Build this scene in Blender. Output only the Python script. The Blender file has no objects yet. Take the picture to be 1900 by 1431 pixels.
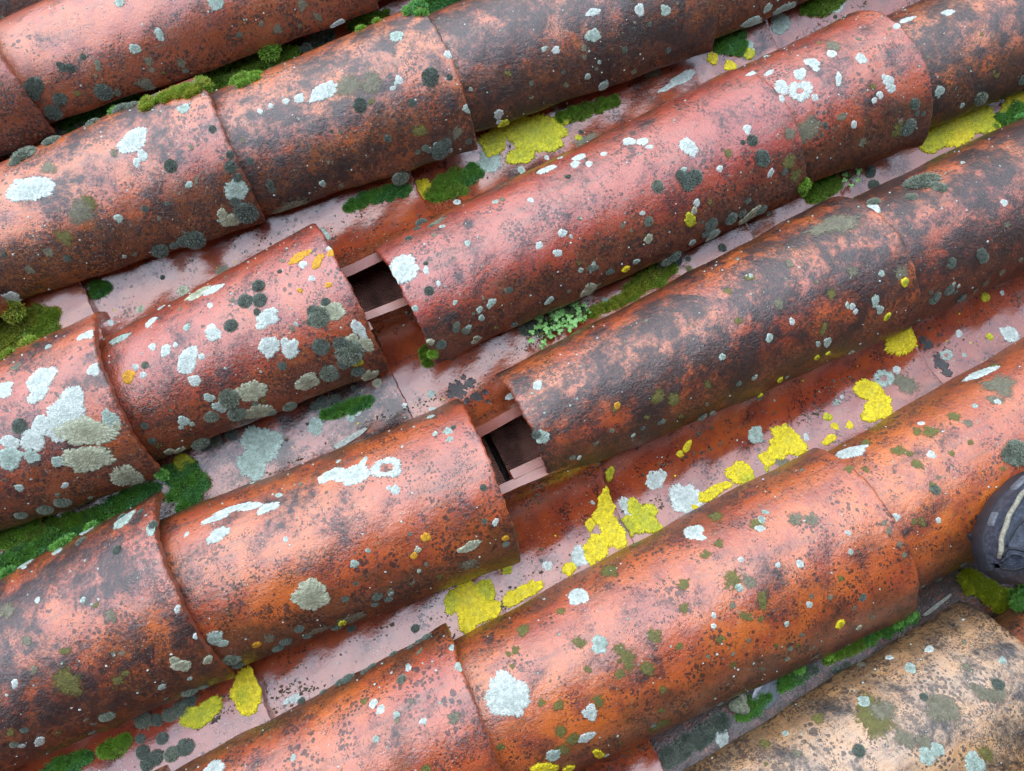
import bpy, math, random
import numpy as np
from mathutils import Matrix, Vector, noise as mnoise
from mathutils.bvhtree import BVHTree

R = math.radians
SC = bpy.context.scene
COL = SC.collection
random.seed(5)
rng = np.random.default_rng(11)

# ------------------------------------------------------------------ camera, sky, sun, exposure
# Roof frame: X runs down the slope along the rows, Y across the rows, Z out of the roof.
ROOF_PITCH = R(17)
TR = Matrix.Translation((0, 0, 4.0)) @ Matrix.Rotation(ROOF_PITCH, 4, 'Y')
FPX, DIST = 1420.0, 0.95
_n = np.array([-5.17e-05 * FPX, 0.00019 * FPX, 1.0])
CN = -_n / np.linalg.norm(_n)
_a = R(24.5)
CX = np.array([math.cos(_a), -math.sin(_a), 0.0]); CX[2] = -(CX @ np.array([CN[0], CN[1], 0])) / CN[2]
CX /= np.linalg.norm(CX)
CY = np.cross(CN, CX)
CO = np.array([0, 0, DIST])
def to_roof(v): return np.array([v @ CX, v @ CY, v @ CN])
cam_pos = to_roof(-CO)
cx, cy, cz = to_roof(np.array([1., 0, 0])), to_roof(np.array([0, -1., 0])), to_roof(np.array([0, 0, -1.]))
camd = bpy.data.cameras.new('camera'); camd.sensor_width = 36; camd.lens = 36 * FPX / 1900
camd.clip_start = 0.02; camd.clip_end = 2000
cam = bpy.data.objects.new('camera', camd); COL.objects.link(cam)
M = Matrix(((cx[0], cy[0], cz[0], cam_pos[0]), (cx[1], cy[1], cz[1], cam_pos[1]), (cx[2], cy[2], cz[2], cam_pos[2]), (0, 0, 0, 1)))
cam.matrix_world = TR @ M
SC.camera = cam

w = bpy.data.worlds.new('World'); SC.world = w; w.use_nodes = True
nt = w.node_tree; nt.nodes.clear()
SUN_EL, SUN_AZ = R(52), R(20)
sky = nt.nodes.new('ShaderNodeTexSky'); sky.sky_type = 'NISHITA'; sky.sun_disc = False
sky.sun_elevation = SUN_EL; sky.sun_rotation = SUN_AZ
bg1 = nt.nodes.new('ShaderNodeBackground'); bg1.inputs[1].default_value = 0.05
nt.links.new(sky.outputs[0], bg1.inputs[0])
# even overcast cloud deck, brighter overhead than at the horizon
tc = nt.nodes.new('ShaderNodeTexCoord'); sp = nt.nodes.new('ShaderNodeSeparateXYZ')
nt.links.new(tc.outputs['Generated'], sp.inputs[0])
mr = nt.nodes.new('ShaderNodeMapRange'); mr.inputs[1].default_value = 0.0; mr.inputs[2].default_value = 1.0
mr.inputs[3].default_value = 0.36; mr.inputs[4].default_value = 1.5
nt.links.new(sp.outputs[2], mr.inputs[0])
bg2 = nt.nodes.new('ShaderNodeBackground'); bg2.inputs[0].default_value = (0.73, 0.835, 1.0, 1)
nt.links.new(mr.outputs[0], bg2.inputs[1])
add = nt.nodes.new('ShaderNodeAddShader'); wo = nt.nodes.new('ShaderNodeOutputWorld')
nt.links.new(bg1.outputs[0], add.inputs[0]); nt.links.new(bg2.outputs[0], add.inputs[1])
nt.links.new(add.outputs[0], wo.inputs[0])

sl = bpy.data.lights.new('sun', 'SUN'); sl.energy = 0.55; sl.angle = R(70); sl.color = (1, .96, .9)
sun = bpy.data.objects.new('sun', sl); COL.objects.link(sun)
sd = Vector((math.sin(SUN_AZ) * math.cos(SUN_EL), math.cos(SUN_AZ) * math.cos(SUN_EL), math.sin(SUN_EL)))
sun.rotation_euler = sd.to_track_quat('Z', 'Y').to_euler(); sun.location = (0, 0, 8)
VS = SC.view_settings
VS.view_transform = 'Standard'; VS.look = 'None'; VS.gamma = 1; VS.use_curve_mapping = False
VS.exposure = 1.14
SC.cycles.max_bounces = 4; SC.cycles.diffuse_bounces = 3; SC.cycles.glossy_bounces = 3; SC.cycles.transmission_bounces = 0; SC.cycles.adaptive_threshold = .02

# ------------------------------------------------------------------ pixels -> points on real surfaces
def ray(px, py):
    d = to_roof(np.array([(px - 950) / FPX, (py - 715.5) / FPX, 1.0]))
    return cam_pos, d / np.linalg.norm(d)
def at(px, py, h):
    o, d = ray(px, py); t = (h - o[2]) / d[2]
    return o + d * t

# ------------------------------------------------------------------ mesh helpers
def make_mesh(name, V, polys, mat=None, smooth=True, attrs=None, uv=None):
    V = np.asarray(V, dtype=np.float32)
    me = bpy.data.meshes.new(name)
    polys = [np.asarray(p, dtype=np.int32) for p in polys if len(p)]
    idx = np.concatenate([p.ravel() for p in polys])
    tot = np.concatenate([np.full(len(p), p.shape[1], dtype=np.int32) for p in polys])
    st = np.concatenate([[0], np.cumsum(tot)[:-1]]).astype(np.int32)
    me.vertices.add(len(V)); me.vertices.foreach_set('co', V.ravel())
    me.loops.add(len(idx)); me.loops.foreach_set('vertex_index', idx)
    me.polygons.add(len(tot)); me.polygons.foreach_set('loop_start', st)
    me.update(calc_edges=True)
    me.polygons.foreach_set('use_smooth', np.full(len(tot), smooth, dtype=bool))
    if attrs:
        for k, a in attrs.items():
            at_ = me.attributes.new(k, 'FLOAT', 'POINT'); at_.data.foreach_set('value', np.asarray(a, dtype=np.float32))
    if uv is not None:
        l = me.uv_layers.new(name='surf')
        l.data.foreach_set('uv', np.asarray(uv, dtype=np.float32)[idx].ravel())
    if mat: me.materials.append(mat)
    me.validate(); me.update()
    return me
def link(name, me, M=None, parent=None, label=None, cat=None, group=None, kind=None):
    o = bpy.data.objects.new(name, me); COL.objects.link(o)
    if parent is None:
        o.matrix_world = TR @ (M or Matrix.Identity(4))
    else:
        o.parent = parent; o.matrix_local = M or Matrix.Identity(4)
    if label: o['label'] = label
    if cat: o['category'] = cat
    if group: o['group'] = group
    if kind: o['kind'] = kind
    return o
def grid_faces(n, m, close_m=False, base=0):
    i = np.arange(n - 1)[:, None]; j = np.arange(m if close_m else m - 1)[None, :]
    j2 = (j + 1) % m
    a = i * m + j; b = i * m + j2; c = (i + 1) * m + j2; d = (i + 1) * m + j
    return np.stack([a, b, c, d], -1).reshape(-1, 4) + base
def frame_from(n, p, spin=0.0, s=1.0, sz=None):
    n = Vector(n).normalized(); x = Vector((1, 0, 0)); x = (x - n * x.dot(n)).normalized(); y = n.cross(x)
    Mx = Matrix((x, y, n)).transposed().to_4x4(); Mx.translation = Vector(p)
    return Mx @ Matrix.Rotation(spin, 4, 'Z') @ Matrix.Diagonal((s, s, sz or s, 1))

# ------------------------------------------------------------------ materials
class NB:
    def __init__(s, name):
        s.m = bpy.data.materials.new(name); s.m.use_nodes = True; s.t = s.m.node_tree; s.t.nodes.clear()
        s.out = s.t.nodes.new('ShaderNodeOutputMaterial'); s.b = s.t.nodes.new('ShaderNodeBsdfPrincipled')
        s.t.links.new(s.b.outputs[0], s.out.inputs[0])
    def put(s, sock, v):
        if v is None: return
        if hasattr(v, 'is_linked') or isinstance(v, bpy.types.NodeSocket): s.t.links.new(v, sock)
        else:
            if isinstance(v, (tuple, list)) and len(v) == 3 and sock.type == 'RGBA': v = (*v, 1)
            sock.default_value = v
    def set(s, **k):
        for n, v in k.items(): s.put(s.b.inputs[n.replace('_', ' ')], v)
    def math(s, op, a, b=0.0, c=None, clamp=False):
        n = s.t.nodes.new('ShaderNodeMath'); n.operation = op; n.use_clamp = clamp
        s.put(n.inputs[0], a); s.put(n.inputs[1], b)
        if c is not None: s.put(n.inputs[2], c)
        return n.outputs[0]
    def ss(s, v, lo, hi, a=0.0, b=1.0):
        n = s.t.nodes.new('ShaderNodeMapRange'); n.interpolation_type = 'SMOOTHSTEP'
        s.put(n.inputs[0], v); s.put(n.inputs[1], lo); s.put(n.inputs[2], hi); s.put(n.inputs[3], a); s.put(n.inputs[4], b)
        return n.outputs[0]
    def lin(s, v, lo, hi, a=0.0, b=1.0):
        n = s.t.nodes.new('ShaderNodeMapRange')
        s.put(n.inputs[0], v); s.put(n.inputs[1], lo); s.put(n.inputs[2], hi); s.put(n.inputs[3], a); s.put(n.inputs[4], b)
        return n.outputs[0]
    def noise(s, vec, scale, det=3, rough=.55, dist=0.0):
        n = s.t.nodes.new('ShaderNodeTexNoise'); s.put(n.inputs['Vector'], vec)
        n.inputs['Scale'].default_value = scale; n.inputs['Detail'].default_value = det
        n.inputs['Roughness'].default_value = rough; n.inputs['Distortion'].default_value = dist
        return n.outputs[0]
    def voro(s, vec, scale, feat='F1', out=0, rnd=1.0):
        n = s.t.nodes.new('ShaderNodeTexVoronoi'); n.feature = feat; s.put(n.inputs['Vector'], vec)
        n.inputs['Scale'].default_value = scale; n.inputs['Randomness'].default_value = rnd
        return n.outputs[out]
    def attr(s, name, kind='GEOMETRY'):
        n = s.t.nodes.new('ShaderNodeAttribute'); n.attribute_type = kind; n.attribute_name = name
        return n.outputs['Fac']
    def uv(s):
        n = s.t.nodes.new('ShaderNodeUVMap'); n.uv_map = 'surf'; return n.outputs[0]
    def obj(s): return s.t.nodes.new('ShaderNodeTexCoord').outputs['Object']
    def vadd(s, v, x, y, z):
        c = s.t.nodes.new('ShaderNodeCombineXYZ'); s.put(c.inputs[0], x); s.put(c.inputs[1], y); s.put(c.inputs[2], z)
        n = s.t.nodes.new('ShaderNodeVectorMath'); n.operation = 'ADD'; s.put(n.inputs[0], v); s.put(n.inputs[1], c.outputs[0])
        return n.outputs[0]
    def vmul(s, v, x, y, z):
        n = s.t.nodes.new('ShaderNodeVectorMath'); n.operation = 'MULTIPLY'; s.put(n.inputs[0], v); n.inputs[1].default_value = (x, y, z)
        return n.outputs[0]
    def mix(s, f, a, b, mode='MIX'):
        n = s.t.nodes.new('ShaderNodeMix'); n.data_type = 'RGBA'; n.blend_type = mode; n.clamp_factor = True
        s.put(n.inputs[0], f); s.put(n.inputs[6], a); s.put(n.inputs[7], b)
        return n.outputs[2]
    def bump(s, h, dist, strength=1.0, normal=None):
        n = s.t.nodes.new('ShaderNodeBump'); s.put(n.inputs['Height'], h); n.inputs['Distance'].default_value = dist
        s.put(n.inputs['Strength'], strength)
        if normal is not None: s.t.links.new(normal, n.inputs['Normal'])
        return n.outputs[0]

def tile_material():
    q = NB('wet terracotta')
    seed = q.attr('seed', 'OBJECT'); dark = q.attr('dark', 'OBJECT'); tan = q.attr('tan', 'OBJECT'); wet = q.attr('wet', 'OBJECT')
    grime = q.attr('grime', 'OBJECT')
    t = q.attr('t')
    uv = q.uv(); P = q.vadd(uv, q.math('MULTIPLY', seed, 3.17), q.math('MULTIPLY', seed, 1.71), seed)
    big = q.noise(P, 7, 3, .5); mid = q.noise(P, 34, 6, .62); fine = q.noise(P, 260, 5, .65)
    base = q.mix(q.ss(big, .3, .7), (.43, .070, .016), (.61, .148, .018))
    base = q.mix(q.math('MULTIPLY', q.ss(mid, .42, .66), .7), base, (.27, .040, .022))
    red = q.attr('red', 'OBJECT'); base = q.mix(red, base, (.34, .036, .026))
    tanc = q.mix(q.ss(mid, .35, .65), (.53, .295, .125), (.44, .29, .165))
    base = q.mix(q.math('MULTIPLY', wet, .80), base, q.mix(q.ss(mid, .35, .65), (.17, .022, .012), (.08, .012, .010)))  # wet channel clay; also darkened to stand in for shade down the channel
    base = q.mix(tan, base, tanc); rim = q.attr('rim')
    base = q.mix(q.math('MULTIPLY', q.ss(fine, .35, .75), .28), base, (.30, .07, .035))
    # brown weather streaks drawn out along the fall of the tile
    st = q.noise(q.vmul(P, 1, 7, 1), 14, 6, .65)
    base = q.mix(q.math('MULTIPLY', q.math('MULTIPLY', q.ss(st, .46, .72), q.math('MULTIPLY', grime, .8)), q.math('SUBTRACT', 1.0, rim)), base, (.13, .055, .030))
    # green-brown algae along both flanks of the tile
    fl = q.math('ADD', q.math('MULTIPLY', q.ss(t, -.15, -.85), 1.15), q.ss(t, .5, 1.0))
    alg = q.noise(P, 21, 8, .72)
    fa = q.math('MULTIPLY', q.ss(q.math('ADD', q.math('MULTIPLY', fl, .37), alg), .55, .80), q.math('ADD', q.math('MULTIPLY', grime, .8), .22), clamp=True)
    base = q.mix(q.math('MULTIPLY', fa, .86), base, q.mix(q.ss(fine, .4, .6), (.036, .021, .009), (.105, .052, .016)))
    # black biofilm in ragged patches
    bn = q.noise(P, 17, 9, .70, .25); bn2 = q.noise(P, 95, 5, .7)
    crest = q.math('MULTIPLY', q.ss(q.math('ABSOLUTE', q.math('SUBTRACT', t, .0)), .75, .1), .055)
    bm = q.math('ADD', q.math('ADD', bn, crest), q.math('MULTIPLY', q.math('SUBTRACT', bn2, .5), .26))
    th = q.math('SUBTRACT', .76, q.math('MULTIPLY', dark, .325))
    black = q.ss(bm, q.math('SUBTRACT', th, .01), q.math('ADD', th, .09))
    # round black dots, crowding together near the patches
    dots = None
    for sc, r0, g, n0, n1 in ((140, .25, 0, .50, .71), (270, .28, 0, .475, .69), (560, .29, 0, .46, .70)):
        Pd = q.vadd(P, q.math('MULTIPLY', bn2, .006), q.math('MULTIPLY', fine, .004), 0.0)
        dd = q.voro(Pd, sc); rr = q.math('MULTIPLY', q.ss(q.math('ADD', q.noise(P, 16 + sc * .05, 5, .7), q.math('ADD', q.math('MULTIPLY', dark, .12), q.math('MULTIPLY', fl, .05))), n0, n1 + .04), r0 * 1.9)
        d = q.ss(q.math('SUBTRACT', dd, rr), .05, -.05)
        dots = d if dots is None else q.math('MAXIMUM', dots, d)
    soot = q.math('MULTIPLY', q.ss(bm, q.math('SUBTRACT', th, .09), q.math('ADD', th, .07)), q.ss(q.noise(P, 400, 5, .8), .58, .44))
    film = q.math('MAXIMUM', q.math('MAXIMUM', q.math('MULTIPLY', black, q.ss(bn2, .22, .50)), q.math('MULTIPLY', soot, .85)), q.math('MULTIPLY', dots, .85))
    film = q.math('MULTIPLY', film, q.math('SUBTRACT', 1.0, q.math('MULTIPLY', rim, .8)))
    blk = q.mix(q.ss(fine, .35, .65), (.007, .006, .007), (.026, .019, .017))
    base = q.mix(q.math('MULTIPLY', film, .93), base, blk)
    # pale and khaki crumbs of young lichen
    k1 = q.voro(q.vadd(P, 5.1, 2.2, 0), 130); kn = q.noise(P, 9, 2)
    kh = q.math('MULTIPLY', q.ss(k1, .17, .11), q.ss(kn, .48, .6))
    base = q.mix(q.math('MULTIPLY', kh, .7), base, (.22, .21, .13))
    k2 = q.voro(q.vadd(P, 9.1, 4.2, 0), 330); k2n = q.noise(q.vadd(P, 3, 3, 3), 16, 2)
    base = q.mix(q.math('MULTIPLY', q.math('MULTIPLY', q.ss(k2, .16, .10), q.ss(k2n, .5, .62)), .75), base, (.45, .45, .38))
    # relief: coarse sanded clay, pits, raised film
    h = q.math('ADD', q.math('MULTIPLY', fine, .75), q.math('MULTIPLY', q.noise(P, 620, 3, .6), .5))
    h = q.math('ADD', h, q.math('MULTIPLY', q.noise(P, 110, 4, .6), .35))
    rough_amt = q.math('MULTIPLY', q.lin(wet, 0, 1, 1.0, .12), q.lin(film, 0, 1, .72, 1.0))
    nrm = q.bump(h, .0019, rough_amt)
    q.set(Base_Color=base, Roughness=q.math('MULTIPLY', q.lin(q.noise(P, 40, 4), .3, .7, .26, .44), q.lin(wet, 0, 1, 1.0, .5)), Normal=nrm)
    q.b.inputs['IOR'].default_value = 1.5; q.put(q.b.inputs['Specular IOR Level'], q.lin(wet, 0, 1, .6, .22))
    cn = q.bump(q.math('ADD', q.math('MULTIPLY', q.noise(P, 170, 3, .6), .4), q.math('MULTIPLY', fine, .85)), .0010, rough_amt)
    q.put(q.b.inputs['Coat Weight'], q.math('MULTIPLY', q.lin(film, 0, 1, 1.0, .5), q.lin(fa, 0, 1, 1.0, .35))); q.put(q.b.inputs['Coat IOR'], q.lin(wet, 0, 1, 1.60, 1.72))
    q.put(q.b.inputs['Coat Roughness'], q.lin(wet, 0, 1, .12, .03)); q.put(q.b.inputs['Coat Normal'], cn)
    return q.m

def lichen_material(name, rim, mid, core, spot, rough=.75, bsc=700, coat=.15, feather=0.0):
    q = NB(name); rho = q.attr('rho'); P = q.obj(); sd = q.attr('seed', 'OBJECT')
    P = q.vadd(P, sd, 0.0, sd)
    n1 = q.noise(P, 420, 4, .7); n2 = q.noise(P, 130, 4, .6)
    r = q.math('ADD', rho, q.math('MULTIPLY', q.math('SUBTRACT', n2, .5), .5))
    r = q.math('ADD', r, q.math('MULTIPLY', q.math('SUBTRACT', q.noise(P, 60, 2), .5), .5)); c = q.mix(q.ss(r, -.1, .4), core, mid); c = q.mix(q.ss(r, .40, .85), c, rim)
    c = q.mix(q.math('MULTIPLY', q.ss(n1, .55, .72), .6), c, spot)
    c = q.mix(q.math('MULTIPLY', q.ss(q.voro(P, bsc * .55), .5, .75), .35), c, spot)
    n3 = q.noise(P, 210, 5, .75); cl = q.voro(P, 260, 'F1')
    c = q.mix(q.math('MULTIPLY', q.ss(n3, .42, .60), .6), c, spot); c = q.mix(q.math('MULTIPLY', q.ss(cl, .42, .7), .35), c, core)
    q.set(Base_Color=c, Roughness=rough)
    h = q.math('ADD', q.math('ADD', n1, q.math('MULTIPLY', q.voro(P, bsc), .7)), q.math('MULTIPLY', n3, 1.6))
    q.b.inputs['Coat Weight'].default_value = coat; q.b.inputs['Coat Roughness'].default_value = .3
    q.set(Normal=q.bump(h, .0009, .9))
    e0 = q.math('ADD', rho, q.math('MULTIPLY', q.math('SUBTRACT', q.noise(P, 480, 3, .8), .5), .5))
    if not feather:   # margin broken into fine lobes and grains
        tr = q.t.nodes.new('ShaderNodeBsdfTransparent'); mx = q.t.nodes.new('ShaderNodeMixShader')
        q.t.links.new(q.ss(e0, 1.04, .90), mx.inputs[0]); q.t.links.new(tr.outputs[0], mx.inputs[1]); q.t.links.new(q.b.outputs[0], mx.inputs[2]); q.t.links.new(mx.outputs[0], q.out.inputs[0])
    if feather:   # thin crust: broken up towards its margin so that the clay shows between the grains
        e = q.math('ADD', rho, q.math('MULTIPLY', q.math('SUBTRACT', q.noise(P, 330, 4, .8), .5), 1.3))
        al = q.math('MULTIPLY', q.ss(e, 1.0, .45), feather)
        tr = q.t.nodes.new('ShaderNodeBsdfTransparent'); mx = q.t.nodes.new('ShaderNodeMixShader')
        q.t.links.new(al, mx.inputs[0]); q.t.links.new(tr.outputs[0], mx.inputs[1]); q.t.links.new(q.b.outputs[0], mx.inputs[2]); q.t.links.new(mx.outputs[0], q.out.inputs[0])
    return q.m
def moss_material(name, lo, hi, alt):
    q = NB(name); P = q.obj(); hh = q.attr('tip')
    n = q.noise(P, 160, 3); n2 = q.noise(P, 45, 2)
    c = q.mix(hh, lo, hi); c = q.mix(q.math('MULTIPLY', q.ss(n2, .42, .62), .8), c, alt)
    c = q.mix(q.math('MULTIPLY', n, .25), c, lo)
    q.set(Base_Color=c, Roughness=.6); q.b.inputs['Specular IOR Level'].default_value = .4
    q.b.inputs['Subsurface Weight'].default_value = 0
    return q.m
def plain(name, col, rough=.6, var=.3, scale=300, bump=.0004, coat=0.0, col2=None):
    q = NB(name); P = q.obj(); n = q.noise(P, scale, 5, .65)
    c2 = col2 or tuple(x * (1 - var) for x in col)
    q.set(Base_Color=q.mix(q.ss(n, .35, .65), col, c2), Roughness=rough, Normal=q.bump(q.math('ADD', n, q.noise(P, scale * 4, 3)), bump, .9))
    q.b.inputs['Coat Weight'].default_value = coat; q.b.inputs['Coat Roughness'].default_value = .12
    return q.m
TILE = tile_material()
LM = {
 'W': lichen_material('chalky white lichen', (.70, .75, .68), (.58, .64, .58), (.44, .50, .45), (.27, .32, .28)),
 'C': lichen_material('cream lichen', (.58, .60, .42), (.44, .45, .30), (.20, .20, .13), (.24, .25, .16)),
 'G': lichen_material('grey green lichen', (.48, .60, .52), (.40, .50, .43), (.27, .34, .28), (.15, .20, .15)),
 'K': lichen_material('khaki lichen', (.27, .25, .16), (.22, .205, .13), (.16, .15, .10), (.10, .09, .06), feather=.92),
 'O': lichen_material('olive crust', (.20, .18, .030), (.175, .16, .035), (.13, .12, .03), (.085, .08, .02), feather=.95),
 'Y': lichen_material('yellow leafy lichen', (.94, .76, .006), (.86, .68, .010), (.62, .54, .03), (.40, .29, .004), bsc=420),
 'V': lichen_material('yellow green lichen', (.76, .68, .010), (.60, .57, .018), (.40, .42, .03), (.26, .27, .012), bsc=420),
 'J': lichen_material('black wet crust', (.010, .009, .010), (.012, .011, .012), (.016, .014, .014), (.03, .025, .022), coat=.7),
 'A': lichen_material('amber lichen', (.80, .40, .008), (.72, .36, .01), (.50, .24, .01), (.35, .16, .01)),
}
MM = {
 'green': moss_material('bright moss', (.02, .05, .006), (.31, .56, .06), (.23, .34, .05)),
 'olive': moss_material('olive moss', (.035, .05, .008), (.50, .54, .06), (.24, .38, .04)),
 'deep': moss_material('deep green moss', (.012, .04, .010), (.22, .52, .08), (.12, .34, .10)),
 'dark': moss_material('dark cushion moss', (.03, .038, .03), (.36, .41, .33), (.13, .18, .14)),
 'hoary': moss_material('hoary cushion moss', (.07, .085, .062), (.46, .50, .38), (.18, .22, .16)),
}

# ------------------------------------------------------------------ tiles
TM = R(78); S78, C78 = math.sin(TM), math.cos(TM)
GRIDS = []      # (tile, verts, faces) for the placing rays
class Tile:
    """barrel tile: s runs 0..1 down the slope, t -1..1 across (t=-1 is the side towards the camera)"""
    def __init__(s, kind, A, B, L, w0, w1, z0, z1, seed, th=.0115, hr=.39):
        s.kind, s.L, s.w0, s.w1, s.z0, s.z1, s.seed, s.th, s.hr = kind, L, w0, w1, z0, z1, seed, th, hr
        s.ang = math.atan2(B[1] - A[1], B[0] - A[0])
        s.M = Matrix.Translation((A[0], A[1], 0)) @ Matrix.Rotation(s.ang, 4, 'Z')
        r = random.Random(seed * 13 + 5); s.ph = [r.uniform(0, 6.28) for _ in range(12)]
        s.warp = 1.0
    def p(s, u, t):
        u = np.asarray(u, float); t = np.asarray(t, float); ph = s.ph
        hw = (s.w0 + (s.w1 - s.w0) * u) / 2; H = hw * 2 * s.hr; a = t * TM
        rag = .0006 * np.sin(9 * t + ph[0]) + .0005 * np.sin(23 * t + ph[1]) + .0005 * np.sin(57 * t + ph[2])
        x = u * s.L + rag * (2 * u - 1) * s.warp
        y = hw * np.sin(a) / S78 + .0009 * np.sin(6 * u + ph[3]) * s.warp
        y = y + (.0010 * np.sin(19 * u + ph[10]) + .0006 * np.sin(43 * u + ph[11])) * np.abs(t) ** 6 * np.sign(t)
        zc = s.z0 + (s.z1 - s.z0) * u
        if s.kind == 'cover': z = zc + H * (np.cos(a) - C78) / (1 - C78)
        else: z = zc + H * (1 - np.cos(a)) / (1 - C78)
        z = z + s.warp * (.0009 * np.sin(7 * u + 1.7 * t + ph[4]) + .0006 * np.sin(4.1 * t - 11 * u + ph[5])
             + .0003 * np.sin(31 * u + 7 * t + ph[6]) + .00022 * np.sin(63 * u - 17 * t + ph[7]))
        return np.stack([x, y, z], -1)
    def n(s, u, t):
        e = 1e-3; du = s.p(u + e, t) - s.p(u - e, t); dt = s.p(u, t + e) - s.p(u, t - e)
        n = np.cross(du, dt); n /= np.linalg.norm(n, axis=-1, keepdims=True)
        return n
    def arc(s, u=.5): return (s.w0 + (s.w1 - s.w0) * u) / 2 * 1.33
    def mesh(s, nx=150, nt=84):
        b = .0022 if s.kind == 'cover' else .0012
        us = np.concatenate([[0, b / s.L * .5], np.linspace(b / s.L * 1.4, 1 - b / s.L * 1.4, nx), [1 - b / s.L * .5, 1]])
        shr = np.concatenate([[b, b * .3], np.zeros(nx), [b * .3, b]])
        ts = np.linspace(-1, 1, nt)
        U, T = np.meshgrid(us, ts, indexing='ij')
        P = s.p(U, T); N = s.n(U, T); D = shr[:, None, None]
        eb = np.zeros((1, nt, 1)); eb[0, 0, 0] = eb[0, -1, 0] = .0009
        D = np.maximum(D, eb)
        # small random grit so that edges and outline are not perfectly clean
        g = rng.normal(0, .00007, (len(us), nt, 1))
        top = P - N * (D + g); bot = P - N * (s.th - D)
        m = len(us); k = nt
        V = np.concatenate([top.reshape(-1, 3), bot.reshape(-1, 3)])
        F = grid_faces(m, k); F2 = grid_faces(m, k, base=m * k)[:, ::-1]
        o = m * k
        i = np.arange(m - 1)
        e1 = np.stack([i * k, (i + 1) * k, (i + 1) * k + o, i * k + o], -1)
        e2 = np.stack([i * k + k - 1, i * k + k - 1 + o, (i + 1) * k + k - 1 + o, (i + 1) * k + k - 1], -1)
        j = np.arange(k - 1)
        e3 = np.stack([j, j + o, j + 1 + o, j + 1], -1); q = (m - 1) * k
        e4 = np.stack([q + j, q + j + 1, q + j + 1 + o, q + j + o], -1)
        hwm = (s.w0 + s.w1) / 4
        uv = np.stack([U * s.L, T * hwm * 1.33], -1).reshape(-1, 2)
        uv = np.concatenate([uv, uv + 1.3])
        t_ = T.ravel(); t_ = np.concatenate([t_, t_ * .4])
        nv = len(V); sd = np.concatenate([e1, e2, e3, e4]); un, inv = np.unique(sd, return_inverse=True)
        V = np.concatenate([V, V[un]]); uv = np.concatenate([uv, uv[un] + np.array([[0.0, .013]]) * (un[:, None] >= o)]); t_ = np.concatenate([t_, t_[un] * .3])
        Fs = np.concatenate([F, F2, inv.reshape(-1, 4) + nv])[:, ::-1]
        return make_mesh('tile', V, [Fs], TILE, attrs={'t': t_, 'rim': np.concatenate([np.zeros(nv), np.ones(len(un))])}, uv=uv)
    def build(s, name, label, group, dark=.5, tan=0., wet=0., grime=.5, cat='roof tile', res=1.0):
        me = s.mesh(int(150 * res), int(84 * res)); me.name = name
        s.o = link(name, me, s.M, None, label, cat, group)
        s.o['seed'] = float(s.seed) * .731; s.o['dark'] = dark; s.o['tan'] = tan; s.o['wet'] = wet; s.o['grime'] = grime; s.o['red'] = {11: .75, 10: .45, 12: .5, 9: .35, 1: .3, 4: .1, 2: .6, 16: .1}.get(s.seed, (s.seed * 37 % 10) * .02)
        U, T = np.meshgrid(np.linspace(0, 1, 40), np.linspace(-1, 1, 26), indexing='ij')
        P = s.p(U, T).reshape(-1, 3)
        P = np.array([s.M @ Vector(v) for v in P]); GRIDS.append((s, P, grid_faces(40, 26)))
        return s
    def ut(s, P):
        l = s.M.inverted() @ Vector(P); u = l.x / s.L; hw = (s.w0 + (s.w1 - s.w0) * u) / 2
        return u, math.asin(max(-1, min(1, l.y * S78 / hw))) / TM

GC, GH = 'convex cover tiles in diagonal rows', 'concave channel tiles between the rows'
ZE = .042
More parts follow.
